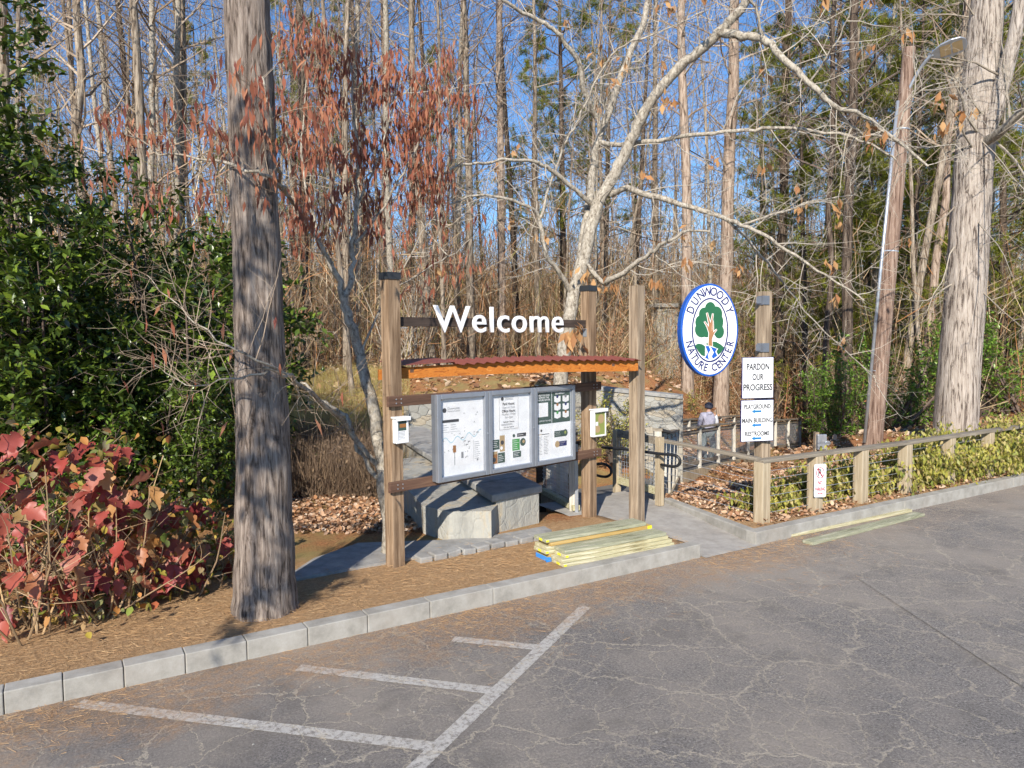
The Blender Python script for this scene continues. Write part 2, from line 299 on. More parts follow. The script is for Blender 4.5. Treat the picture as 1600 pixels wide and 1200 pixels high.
def asphalt_mat(name, paint=False, faint=False):
    m, t, p = base(name, .88, .25); tc = N(t, 'TexCoord'); ob = tc.outputs['Object']; sp = N(t, 'SeparateXYZ'); t.links.new(ob, sp.inputs[0])
    fine = noise(t, ob, 60, 5, .85); mid = noise(t, ob, 14, 7, .75); big = noise(t, ob, .55, 5, .6); big2 = noise(t, ob, 1.9, 6, .65, .5)
    c_ = ramp(t, fine, [(.38, (.045, .042, .039)), (.5, (.16, .147, .135)), (.62, (.40, .36, .33))])
    c_ = mixc(t, ramp(t, mid, [(.42, (0, 0, 0)), (.62, (.6, .6, .6))]), c_, (.235, .212, .19))
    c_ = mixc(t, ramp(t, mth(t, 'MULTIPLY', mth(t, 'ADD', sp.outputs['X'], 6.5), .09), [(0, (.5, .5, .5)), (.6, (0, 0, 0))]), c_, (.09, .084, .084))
    c_ = mixc(t, ramp(t, big, [(.40, (0, 0, 0)), (.62, (.65, .65, .65))]), c_, (.31, .268, .222))
    c_ = mixc(t, ramp(t, big2, [(.52, (0, 0, 0)), (.75, (.6, .6, .6))]), c_, (.095, .087, .08))
    # cracks filled with pale grit
    def cracks(sc_, wd, seed, thr):
        mp = N(t, 'Mapping'); mp.inputs['Location'].default_value = (seed, seed*2, 0); t.links.new(ob, mp.inputs[0])
        dn = N(t, 'TexNoise'); dn.inputs['Scale'].default_value = 3.2; dn.inputs['Detail'].default_value = 7; dn.inputs['Roughness'].default_value = .7; t.links.new(mp.outputs[0], dn.inputs['Vector'])
        va = N(t, 'VectorMath', operation='SCALE'); va.inputs['Scale'].default_value = .42; t.links.new(dn.outputs['Color'], va.inputs[0])
        ad = N(t, 'VectorMath', operation='ADD'); t.links.new(mp.outputs[0], ad.inputs[0]); t.links.new(va.outputs[0], ad.inputs[1])
        vo = N(t, 'TexVoronoi', feature='DISTANCE_TO_EDGE', voronoi_dimensions='2D'); vo.inputs['Scale'].default_value = sc_; t.links.new(ad.outputs[0], vo.inputs['Vector'])
        ln = ramp(t, mth(t, 'MULTIPLY', vo.outputs['Distance'], 1/wd), [(.0, (1, 1, 1)), (.5, (.6, .6, .6)), (1, (0, 0, 0))])
        ms = ramp(t, noise(t, mp.outputs[0], .6, 4), [(thr, (0, 0, 0)), (thr+.12, (1, 1, 1))])
        return mixc(t, 1.0, ln, ms, 'MULTIPLY')
    k1 = cracks(.95, .013, 3.0, .34); k2 = cracks(2.3, .021, 9.0, .38); k3 = cracks(5.5, .04, 5.0, .42)
    kk = mixc(t, 1.0, mixc(t, 1.0, k1, k2, 'LIGHTEN'), mixc(t, 1.0, k3, (.7, .7, .7), 'MULTIPLY'), 'LIGHTEN'); kk = mixc(t, 1.0, kk, ramp(t, noise(t, ob, 22, 4, .7), [(.35, (.35, .35, .35)), (.5, (1, 1, 1))]), 'MULTIPLY')
    if paint:
        pm = ramp(t, noise(t, ob, 24, 7, .8), [(.5, (0, 0, 0)), (.66, (.35, .35, .35))] if faint else [(.40, (.1, .1, .1)), (.52, (1, 1, 1))])
        c_ = mixc(t, pm, c_, mixc(t, fine, (.34, .32, .29), (.56, .53, .49)))
    c_ = mixc(t, mth(t, 'MULTIPLY', kk, .75), c_, (.46, .40, .31))
    # pine straw and grit lying along the kerb
    st = noise(t, coords(t, (1, 1, 1)), 16, 8, .8); vv = mth(t, 'ADD', sp.outputs['Y'], mth(t, 'MULTIPLY', noise(t, ob, 1.6, 6, .7), 1.9))
    edge = ramp(t, mth(t, 'ADD', vv, mth(t, 'MULTIPLY', st, .9)), [(.0, (0, 0, 0)), (1.0, (1, 1, 1))])
    e2 = ramp(t, mth(t, 'MULTIPLY', edge, 1.0), [(.55, (0, 0, 0)), (.95, (1, 1, 1))])
    right = ramp(t, mth(t, 'MULTIPLY', sp.outputs['X'], .2), [(.1, (1, 1, 1)), (.3, (.25, .25, .25))])
    e2 = mixc(t, 1.0, e2, right, 'MULTIPLY')
    c_ = mixc(t, mth(t, 'MULTIPLY', mixc(t, 1.0, e2, ramp(t, mid, [(.42, (.25, .25, .25)), (.6, (1, 1, 1))]), 'MULTIPLY'), .62), c_, ramp(t, fine, [(.35, (.20, .10, .045)), (.6, (.45, .27, .13))]))
    t.links.new(c_, p.inputs['Base Color'])
    h = mth(t, 'SUBTRACT', mth(t, 'ADD', fine, mid), mth(t, 'MULTIPLY', kk, .6)); bump(t, p, h, .8, .008); return m
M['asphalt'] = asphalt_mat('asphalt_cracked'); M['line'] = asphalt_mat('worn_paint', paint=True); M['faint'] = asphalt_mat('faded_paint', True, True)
def conc(name, a, b, c3, joints=False):
    m, t, p = base(name, .85, .25); ob = coords(t); n = noise(t, ob, 5, 8, .7); f = noise(t, ob, 90, 5, .8); g = noise(t, ob, 1.3, 4)
    c_ = ramp(t, n, [(.3, a), (.5, b), (.72, c3)]); c_ = mixc(t, mth(t, 'MULTIPLY', f, .4), c_, (.22, .20, .18))
    c_ = mixc(t, ramp(t, g, [(.5, (0, 0, 0)), (.75, (.45, .45, .45))]), c_, (.27, .23, .19))
    t.links.new(c_, p.inputs['Base Color']); bump(t, p, mth(t, 'ADD', n, f), .35, .006); return m
M['kerb'] = conc('kerb_concrete', (.22, .21, .185), (.34, .325, .29), (.44, .425, .39)); M['conc'] = conc('walk_concrete', (.25, .23, .21), (.35, .33, .30), (.45, .43, .39))
def stone(name, sc_=(1, 1, 1), tone=0):
    m, t, p = base(name, .9, .2); ob = coords(t, sc_); vo = N(t, 'TexVoronoi', feature='DISTANCE_TO_EDGE'); vo.inputs['Scale'].default_value = 1
    dn = N(t, 'TexNoise'); dn.inputs['Scale'].default_value = 1.5; t.links.new(ob, dn.inputs['Vector']); va = N(t, 'VectorMath', operation='SCALE'); va.inputs['Scale'].default_value = .3; t.links.new(dn.outputs['Color'], va.inputs[0])
    ad = N(t, 'VectorMath', operation='ADD'); t.links.new(ob, ad.inputs[0]); t.links.new(va.outputs[0], ad.inputs[1]); t.links.new(ad.outputs[0], vo.inputs['Vector'])
    v2 = N(t, 'TexVoronoi'); v2.inputs['Scale'].default_value = 1; t.links.new(ad.outputs[0], v2.inputs['Vector'])
    g = N(t, 'RGBToBW'); t.links.new(v2.outputs['Color'], g.inputs[0]); n = noise(t, ob, 3, 8, .7)
    tone_ = tone; c_ = ramp(t, g.outputs[0], [(.1, (.25, .245, .225)), (.4, (.34, .33, .295)), (.6, (.40, .33, .23)), (.75, (.28, .285, .265)), (.95, (.42, .405, .37))])
    c_ = mixc(t, mth(t, 'MULTIPLY', n, .7), c_, (.30, .29, .26)); c_ = mixc(t, tone, c_, ramp(t, noise(t, coords(t, (1, 1, .25)), 4, 7, .7), [(.35, (.27, .265, .24)), (.5, (.37, .36, .32)), (.62, (.42, .345, .235)), (.72, (.43, .42, .385))])); ed = ramp(t, vo.outputs['Distance'], [(.0, (1, 1, 1)), (.035, (0, 0, 0))])
    c_ = mixc(t, mth(t, 'MULTIPLY', ed, .4*(1-tone*.8)), c_, (.22, .205, .18)); t.links.new(c_, p.inputs['Base Color'])
    bump(t, p, mth(t, 'ADD', n, mth(t, 'MULTIPLY', ramp(t, vo.outputs['Distance'], [(0, (0, 0, 0)), (.06, (1, 1, 1))]), .8*(1-tone*.75))), .8, .02); return m
M['stone'] = stone('stone_wall', (5.5, 5.5, 3.6), .93); M['stone2'] = stone('stone_wall_far', (4.2, 4.2, 7.5)); M['flag'] = conc('flagstone', (.17, .17, .165), (.29, .29, .28), (.42, .41, .38))
M['deck'] = woodx('deck_wood', [(.3, (.13, .12, .11)), (.55, (.22, .21, .19)), (.8, (.32, .30, .27))], axis=0)

# ------------------------------------------------------------------ ground, road, kerbs
def axis(lo, hi, dlo, dhi, step, grow=1.09):
    a = list(np.arange(dlo, dhi+1e-6, step)); s = step; x = dhi
    while x < hi: s *= grow; x += s; a.append(x)
    s = step; x = dlo
    while x > lo: s *= grow; x -= s; a.insert(0, x)
    return np.array(a)
us = axis(-110, 190, -7, 9, .12); vs = axis(.075, 175, .075, 5, .12)
UU, VV = np.meshgrid(us, vs); P2 = _o + UU.reshape(-1, 1)*_u0 + VV.reshape(-1, 1)*_v0
ZZ = np.concatenate([ground_np(P2[i:i+4000]) for i in range(0, len(P2), 4000)])
V = np.c_[UU.ravel(), VV.ravel(), ZZ]; nu, nv = len(us), len(vs)
I = (np.arange(nv-1)[:, None]*nu+np.arange(nu-1)).ravel(); Fa = np.c_[I, I+1, I+nu+1, I+nu]
def uvobj(name, me, mat, z=0, **k):
    o = mkobj(name, me, mat, **k); o.location = (O.x, O.y, z); o.rotation_euler = (0, 0, TH); return o
tag(uvobj('ground', npmesh('ground', V, Fa, True), terrain_mat()), kind='structure')
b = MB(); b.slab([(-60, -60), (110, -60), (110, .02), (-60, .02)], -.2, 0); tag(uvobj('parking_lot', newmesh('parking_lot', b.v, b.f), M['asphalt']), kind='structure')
def strip(p, q, wd, name, mat='line'):
    u0, v0 = UV(p); u1, v1 = UV(q); d = Vector((u1-u0, v1-v0)).normalized(); n = Vector((-d.y, d.x))*wd/2
    pts = [(u0+n.x, v0+n.y), (u1+n.x, v1+n.y), (u1-n.x, v1-n.y), (u0-n.x, v0-n.y)]; b = MB()
    k = 6; V = [(pts[3][0], pts[3][1], 0), (pts[2][0], pts[2][1], 0), (pts[1][0], pts[1][1], 0), (pts[0][0], pts[0][1], 0)]
    o = uvobj(name, newmesh(name, V, [(0, 1, 2, 3)]), M[mat], z=.004+.0005*strip.i); strip.i += 1; tag(o, kind='structure')
strip.i = 0
a0 = G(915, 948, 0); a1 = G(640, 1210, 0); ext = a1+(a1-a0)*.5
strip(a0, ext, .105, 'parking_line')
for (p, q) in (((708, 999), (838, 1012)), ((466, 1044), (778, 1081)), ((122, 1100), (678, 1168))):
    strip(G(*p, 0), G(*q, 0), .105, 'parking_line')
strip(G(1345, 905, 0), G(1620, 1085, 0), .05, 'faded_line', 'faint')
# a few curbs of 0.92 m with joints
u_end = 0.0; k = 0; b = None
u = u_end; segs = []
first = 2.35
jl = [UV(G(x, 1083-.2155*x, .15))[0] for x in (768, 670, 573, 480, 385, 289, 193, 98, 5)]; jl = [0]+jl
while jl[-1] > -16: jl.append(jl[-1]-.42)
segs = list(zip(jl[1:], jl[:-1]))
kr = tag(bpy.data.objects.new('kerb', None), kind='structure'); col.objects.link(kr)
kr.location = (O.x, O.y, 0); kr.rotation_euler = (0, 0, TH)
def kerbseg(u0, u1, v0=-.0, w=.15, jx=0):
    bb = MB(); z1 = .15+random.uniform(-.003, .003); bb.box(((u0+u1)/2, v0+w/2+random.uniform(-.003, .003), z1/2-.05), (u1-u0-.005, w, z1+.1)); return bb
for (u0, u1) in segs: kerbseg(u0, u1).build('kerb_stone', M['kerb'], kr, bevel=.007)
ku0 = UV(G(1190, 835))[0]; kp = [ku0]
for L in (3.0, 3.0, 3.0, 3.0, 3.0, 6, 6, 6): kp.append(kp[-1]+L)
for a_, b_ in zip(kp[:-1], kp[1:]): kerbseg(a_, b_, -.02).build('kerb_stone', M['kerb'], kr, bevel=.007)
c0 = UV(G(1190, 835)); c1 = UV(G(1036, 779))
bb = MB(); bb.bar((c0[0]+.065, c0[1]+.16, .055), (c1[0]+.065, c1[1], .055), .13, .2); bb.build('kerb_stone', M['kerb'], kr, bevel=.015)
# sidewalk ramp rising gently from the lot to the boardwalk
b = MB(); n_ = 10; vv = np.linspace(-.06, 2.75, n_); 
Vv = []
for v_ in vv:
    z_ = .008+.115*min(1, max(0, v_)/2.2)
    ul = .015 if v_ < .9 else -.35*min(1, (v_-.9)/.5)
    Vv += [(ul, v_, z_), (c0[0]+.04+(c1[0]-c0[0])*max(0, v_)/c1[1], v_, z_)]
Fv = [(2*i, 2*i+1, 2*i+3, 2*i+2) for i in range(n_-1)]
tag(uvobj('walkway', newmesh('walkway', Vv, Fv), M['conc']), kind='structure')
# paved path behind the mulch on the left
b = MB()
pts = [G(x, y, .16) for x, y in ((440, 905), (490, 872), (560, 848), (700, 843), (760, 838), (850, 822), (862, 828), (862, 838), (760, 852), (660, 868), (560, 885), (455, 905))]
b.slab(pts, .05, .16); tag(b.build('path', M['flag']), kind='structure')
st_ = thing('stone_edging', (0, 0, 0), 0, 'row of flat grey edging stones along the mulch below the bench wall', 'edging')
for i in range(9):
    t_ = i/9; p = G(652+200*t_, 872-38*t_, .17); q = G(652+200*(t_+.098), 872-38*(t_+.098), .17)
    b = MB(); b.bar((p.x, p.y, .15+.01*(i % 2)), (q.x, q.y, .15+.01*((i*7) % 3)), .15+.02*(i % 2), .07); b.build('edging_stone', M['flag'], st_, bevel=.012)

# ------------------------------------------------------------------ kiosk
KA = G(618, 885, .12); KB = Vector((.98, 9.4, 0)); KD = (KB-Vector((KA.x, KA.y, 0))); KL = KD.length; KT = math.atan2(KD.y, KD.x)
kio = thing('welcome_kiosk', (KA.x, KA.y, 0), KT, 'wooden trailhead kiosk with white Welcome letters above an orange fascia and red corrugated roof', 'kiosk')
S = .142
for x in (0, KL):
    b = MB(); b.box((0, 0, 1.54), (S, S, 3.02)); o = b.build('post', M['post'], kio, bevel=.006); o.location = (x, 0, 0)
    c_ = MB(); c_.box((0, 0, 3.067), (S+.012, S+.012, .035)); c_.box((0, -S/2-.008, 3.04), (S+.012, .004, .05)); c_.box((-S/2-.008, 0, 3.04), (.004, S+.02, .05)); c_.build('post_cap', M['cap'], o)
b = MB(); b.box((KL/2, 0, 2.6), (KL-S+.02, .04, .095)); b.build('top_beam', M['beam'], kio, bevel=.004)
for x, s in ((S/2, 1), (KL-S/2, -1)):
    b = MB(); b.box((x+s*.05, 0, 2.538), (.12, .06, .006)); b.box((x+s*.003, -.005, 2.49), (.006, .06, .10)); b.build('bracket', M['galv'], kio)
    bt = MB(); bt.tube([(x+s*.02, -.03, 2.54), (x+s*.03, -.03, 2.2)], .006, 5)
for z in (1.81, .955):
    b = MB(); b.box((KL/2, -S/2-.022, z), (KL+.24, .04, .105)); rl = b.build('board_rail', M['rail'], kio, bevel=.004)
    bo = MB()
    for x in (-.03, .03, KL-.03, KL+.03):
        for dz in (-.02, .02): bo.tube([(x, -S/2-.042, z+dz), (x, -S/2-.046, z+dz)], .007, 6)
    bo.build('bolts', M['galv'], rl)
def textmesh(body, size, sx=1.0, weight=0.0, align='CENTER', ext=0.0, spacing=1.0):
    cu = bpy.data.curves.new('t', 'FONT'); cu.body = body; cu.size = size; cu.align_x = align; cu.align_y = 'CENTER'; cu.offset = weight; cu.extrude = ext; cu.space_character = spacing
    cu.resolution_u = 4
    ob = bpy.data.objects.new('t', cu); col.objects.link(ob); bpy.context.view_layer.update()
    me = bpy.data.meshes.new_from_object(ob); bpy.data.objects.remove(ob); bpy.data.curves.remove(cu)
    for v in me.vertices: x, y, z = v.co; v.co = (x*sx, -z, y)
    me.materials.clear(); return me
def text(body, size, mat, parent, loc, sx=1.0, weight=0.0, align='CENTER', ext=0.0, name='lettering', spacing=1.0, rot=0):
    o = mkobj(name, textmesh(body, size, sx, weight, align, ext, spacing), mat, parent); o.location = loc
    if rot: o.rotation_euler = (0, rot, 0)
    return o
def fit(o, x0, x1, z0, z1):
    me = o.data; xs = [v.co.x for v in me.vertices]; zs = [v.co.z for v in me.vertices]
    a, b_, c_, d_ = min(xs), max(xs), min(zs), max(zs)
    for v in me.vertices: v.co.x = x0+(v.co.x-a)/(b_-a)*(x1-x0); v.co.z = z0+(v.co.z-c_)/(d_-c_)*(z1-z0)
    return o
wl = text('Welcome', .36, M['white'], kio, (0, -.045, 0), weight=.002, spacing=1.09, ext=.010, name='welcome_lettering')
fit(wl, .50, 2.47, 2.49, 2.775)
# fascia, corrugated roof
fp, fq = Vector((-.07, .12, 0)), Vector((3.10, -.70, 0)); fd = (fq-fp).normalized(); fn = Vector((-fd.y, fd.x, 0)); fl = (fq-fp).length
b = MB(); nseg = 14; Vv = []; Fv = []
for i in range(nseg+1):
    t_ = i/nseg; p = fp+fd*fl*t_; arch = .035*math.sin(math.pi*min(1, t_*1.05)); h = .105+.03*t_
    for yy in (0, .04):
        q = p+fn*yy; Vv += [(q.x, q.y, 2.015+arch*.6), (q.x, q.y, 2.015+arch+h)]
for i in range(nseg):
    a = i*4; Fv += [(a, a+4, a+5, a+1), (a+2, a+3, a+7, a+6), (a+1, a+5, a+7, a+3), (a, a+2, a+6, a+4)]
Fv += [(0, 1, 3, 2), (nseg*4, nseg*4+2, nseg*4+3, nseg*4+1)]
b.add(Vv, Fv); fo = b.build('fascia', M['fascia'], kio)
Vv = []; n_ = 260; rows = ((-.06, 0.0), (.12, .008), (.45, .035))
for i in range(n_+1):
    t_ = i/n_; s_ = fl*t_; p = fp+fd*s_; arch = .035*math.sin(math.pi*min(1, t_*1.05)); h = .105+.03*t_
    ph = s_/.118; saw = ph-math.floor(ph); wv = (.024*(1-saw/.75) if saw < .75 else .024*((saw-.75)/.25))-.012
    if t_ < .27: wv = .028 if t_ < .25 else wv
    if s_ < .14: continue
    for dy, dz in rows:
        q = p+fn*dy; Vv.append((q.x, q.y, 2.02+arch+h+dz+wv)); 
nr = len(rows); Fv = [(i*nr+j, (i+1)*nr+j, (i+1)*nr+j+1, i*nr+j+1) for i in range(len(Vv)//nr-1) for j in range(nr-1)]
rf = mkobj('roof', newmesh('roof', Vv, Fv), M['roof'], kio); so_ = rf.modifiers.new('solid', 'SOLIDIFY'); so_.thickness = .006
b = MB()
for s_ in (.35, 2.9):
    p = fp+fd*s_; q = p+fn*.38; b.bar((p.x, p.y, 2.08), (q.x, q.y, 2.11), .04, .07)
b.build('rafter', M['rail'], kio)

# ------------------------------------------------------------------ notice board (three doors)
BX0, BX1, BZ0, BZ1 = .39, 2.49, .945, 1.855; BY = -S/2-.045
nb = thing('notice_board', kio.matrix_basis @ Vector((0, 0, 0)), KT, 'silver three door notice cabinet with park map and posters under the orange fascia', 'notice board')
b = MB(); b.box(((BX0+BX1)/2, BY-.03, (BZ0+BZ1)/2), (BX1-BX0-.01, .06, BZ1-BZ0-.01)); b.build('back_box', M['alu_d'], nb, bevel=.004)
b = MB(); b.box(((BX0+BX1)/2, BY-.066, (BZ0+BZ1)/2), (BX1-BX0-.06, .01, BZ1-BZ0-.06)); b.build('backing_sheet', M['paper'], nb)
dw = (BX1-BX0)/3
def quad(b, x0, x1, z0, z1, y, mi=0): b.add([(x0, y, z0), (x1, y, z0), (x1, y, z1), (x0, y, z1)], [(0, 1, 2, 3)], mi)
YF = BY-.075
for k in range(3):
    x0 = BX0+dw*k; x1 = x0+dw; fr = .052; b = MB(); zm = (BZ0+BZ1)/2
    y_ = BY-.085
    b.box((x0+fr/2+.002, y_, zm), (fr, .05, BZ1-BZ0)); b.box((x1-fr/2-.002, y_, zm), (fr, .05, BZ1-BZ0))
    b.box(((x0+x1)/2, y_, BZ1-fr/2), (dw-2*fr-.004, .05, fr)); b.box(((x0+x1)/2, y_, BZ0+fr/2), (dw-2*fr-.004, .05, fr))
    d_ = b.build('door', M['alu'], nb, bevel=.008)
    b = MB(); b.box(((x0+x1)/2, BY-.078, zm), (dw-2*fr, .003, BZ1-BZ0-2*fr)); b.build('door_pane', M['glass'], d_)
    b = MB(); b.tube([(x1-.02, BY-.11, zm), (x1-.02, BY-.118, zm)], .009, 10); b.build('lock', M['galv'], d_)
YP = BY-.0715
def poster(name, x0, x1, z0, z1, mat):
    b = MB(); b.box(((x0+x1)/2, YP-.0007, (z0+z1)/2), (x1-x0, .0015, z1-z0)); return b.build(name, mat, nb)
YT = YP-.002
mats_p = [M['ink'], M['pgreen'], M['lgreen'], M['tan'], M['brown'], M['creek'], M['grey'], M['paper'], M['olive'], M['navy'], M['white']]
# door 1: park map
X = BX0; po = poster('map_poster', X+.075, X+dw-.075, 1.09, 1.735, M['white'])
def lines(b, x0, x1, z0, z1, n, mi=6, jag=.6):
    for i in range(n):
        z = z1-(z1-z0)*(i+.5)/n; quad(b, x0, x0+(x1-x0)*random.uniform(jag, 1), z-.0022, z+.0022, YT-.0005, mi)
b = MB()
def disc(b, x, z, r, mi=0, y=None, n=14, sx=1):
    y = YT-.0005 if y is None else y
    b.add([(x+sx*r*math.cos(2*math.pi*i/n), y, z+r*math.sin(2*math.pi*i/n)) for i in range(n)], [tuple(range(n))], mi)
quad(b, X+.09, X+.31, 1.555, 1.585, YT-.0005, 0); lines(b, X+.09, X+.18, 1.47, 1.54, 3); lines(b, X+.20, X+.29, 1.47, 1.54, 3)
quad(b, X+.085, X+.315, 1.455, 1.458, YT-.0005, 6); disc(b, X+.12, 1.685, .026, 0)
random.seed(3)
for i in range(46):
    x = X+.1+random.random()*(dw-.22); z = 1.14+random.random()*.55
    if (x < X+.33 and z > 1.44) or (x > X+.5 and z < 1.32): continue
    s_ = random.uniform(.006, .011); b.add([(x-s_, YT-.0006, z-s_*.8), (x, YT-.0006, z+s_), (x+s_, YT-.0006, z-s_*.8), (x, YT-.0006, z)], [(0, 1, 3), (1, 2, 3)], 0)
cr = [(X+.085+(dw-.17)*i/30, 1.37+.03*math.sin(i*.7)+.05*max(0, (i-10)/20)) for i in range(31)]
for (xa, za), (xb, zb) in zip(cr[:-1], cr[1:]): b.add([(xa, YT-.0004, za-.004), (xb, YT-.0004, zb-.004), (xb, YT-.0004, zb+.004), (xa, YT-.0004, za+.004)], [(0, 1, 2, 3)], 5)
quad(b, X+.225, X+.265, 1.235, 1.31, YT-.0008, 4); quad(b, X+.242, X+.25, 1.10, 1.235, YT-.0006, 6); quad(b, X+.335, X+.365, 1.165, 1.23, YT-.0006, 6)
lines(b, X+.52, X+.60, 1.13, 1.33, 9); quad(b, X+.505, X+.508, 1.11, 1.34, YT-.0005, 6); disc(b, X+.56, 1.125, .012, 6)
for q in ((X+.40, 1.30), (X+.37, 1.34), (X+.43, 1.33), (X+.34, 1.38)):
    quad(b, q[0], q[0]+.03, q[1], q[1]+.007, YT-.0008, 0); quad(b, q[0], q[0]+.006, q[1]-.012, q[1], YT-.0008, 0)
b.build('map_print', mats_p, po)
text('Dunwoody', .036, M['grey'], po, (X+.16, YT-.001, 1.70), align='LEFT'); text('Nature Center', .028, M['grey'], po, (X+.16, YT-.001, 1.672), align='LEFT')
# door 2: hours sheet and two posters
X = BX0+dw; po = poster('hours_poster', X+.17, X+.48, 1.40, 1.80, M['white']); b = MB()
for (a_, b_, c_, d_) in ((X+.18, X+.47, 1.787, 1.79), (X+.18, X+.47, 1.41, 1.413), (X+.18, X+.183, 1.41, 1.79), (X+.467, X+.47, 1.41, 1.79)): quad(b, a_, b_, c_, d_, YT-.0005, 0)
disc(b, X+.23, 1.755, .022, 0); lines(b, X+.27, X+.44, 1.735, 1.775, 3); lines(b, X+.21, X+.44, 1.455, 1.475, 2)
b.build('hours_print', mats_p, po)
for tx, z, s_, m_, wt in (('Park Hours:', 1.695, .042, 'ink', .0012), ('Dawn to Dusk', 1.655, .036, 'grey', 0), ('Office Hours:', 1.615, .042, 'ink', .0012), ('Monday - Friday', 1.58, .036, 'grey', 0), ('9am-5pm', 1.545, .036, 'grey', 0),
                     ('Summer Camp at', 1.495, .026, 'ink', .0005), ('Visit our website', 1.435, .026, 'ink', 0)):
    text(tx, s_, M[m_], po, (X+.325, YT-.001, z), weight=wt, sx=.9)
po = poster('events_poster', X+.06, X+.29, 1.035, 1.35, M['white']); b = MB()
quad(b, X+.06, X+.18, 1.20, 1.31, YT-.0004, 1); quad(b, X+.185, X+.26, 1.17, 1.35, YT-.0004, 3); quad(b, X+.06, X+.15, 1.045, 1.15, YT-.0004, 4); quad(b, X+.155, X+.26, 1.045, 1.16, YT-.0004, 1); quad(b, X+.06, X+.15, 1.15, 1.18, YT-.0004, 3)
disc(b, X+.222, 1.27, .025, 0, YT-.0008); disc(b, X+.21, 1.21, .02, 10, YT-.0008); disc(b, X+.1, 1.09, .026, 0, YT-.0008); lines(b, X+.07, X+.17, 1.22, 1.30, 4, 10); lines(b, X+.165, X+.25, 1.06, 1.14, 4, 10)
b.build('events_print', mats_p, po)
po = poster('camp_poster', X+.36, X+.62, 1.04, 1.36, M['white']); b = MB()
quad(b, X+.375, X+.49, 1.16, 1.29, YT-.0004, 2); quad(b, X+.45, X+.59, 1.31, 1.35, YT-.0004, 0); disc(b, X+.54, 1.245, .045, 1, YT-.0006); quad(b, X+.385, X+.51, 1.08, 1.15, YT-.0004, 1); disc(b, X+.40, 1.33, .02, 1)
disc(b, X+.55, 1.25, .02, 3, YT-.0009); lines(b, X+.385, X+.48, 1.17, 1.28, 5, 10); lines(b, X+.395, X+.5, 1.09, 1.14, 3, 10); lines(b, X+.46, X+.58, 1.32, 1.34, 1, 10)
b.build('camp_print', mats_p, po)
# door 3: dark green sheets above, list and cards below
X = BX0+2*dw; po = poster('support_poster', X+.06, X+.315, 1.42, 1.79, M['pgreen'])
for tx, z in (('HELP YOU CAN', 1.755), ('SUPPORT THE', 1.728), ('NATURE CENTER', 1.70)): text(tx, .027, M['white'], po, (X+.185, YT-.001, z), weight=.0005)
b = MB(); quad(b, X+.085, X+.255, 1.505, 1.67, YT-.0005, 10)
b.build('white_panel', mats_p, po); text('SUPPORT NATURE', .024, M['white'], po, (X+.20, YT-.001, 1.455))
po = poster('impact_poster', X+.325, X+.64, 1.42, 1.79, M['pgreen']); text('BIG IMPACT', .03, M['white'], po, (X+.46, YT-.001, 1.765), weight=.0005); b = MB()
for i in range(2):
    for j in range(3):
        x = X+.36+i*.145; z = 1.70-j*.095; b.add([(x, YT-.0005, z-.03), (x+.055, YT-.0005, z-.045), (x+.11, YT-.0005, z-.03), (x+.11, YT-.0005, z+.035), (x, YT-.0005, z+.035)], [(0, 1, 2, 3, 4)], 10)
        disc(b, x+.055, z+.03, .02, (9, 6, 4, 9, 2, 4)[j*2+i], YT-.0009)
b.build('impact_print', mats_p, po)
po = poster('list_poster', X+.06, X+.30, 1.02, 1.38, M['white']); b = MB(); quad(b, X+.07, X+.22, 1.295, 1.303, YT-.0005, 3); quad(b, X+.15, X+.27, 1.295, 1.303, YT-.0008, 0)
disc(b, X+.14, 1.345, .015, 0); lines(b, X+.07, X+.16, 1.06, 1.28, 13); lines(b, X+.18, X+.27, 1.06, 1.28, 12); b.build('list_print', mats_p, po)
po = poster('card_poster', X+.345, X+.62, 1.10, 1.38, M['white']); b = MB(); quad(b, X+.36, X+.54, 1.245, 1.32, YT-.0005, 1); disc(b, X+.55, 1.285, .043, 1, YT-.0007); quad(b, X+.42, X+.575, 1.13, 1.19, YT-.0005, 9); disc(b, X+.41, 1.16, .04, 3, YT-.0008)
disc(b, X+.55, 1.29, .02, 8, YT-.001); lines(b, X+.37, X+.49, 1.26, 1.31, 3, 10); lines(b, X+.46, X+.55, 1.14, 1.18, 3, 10); b.build('card_print', mats_p, po)
random.seed(17)
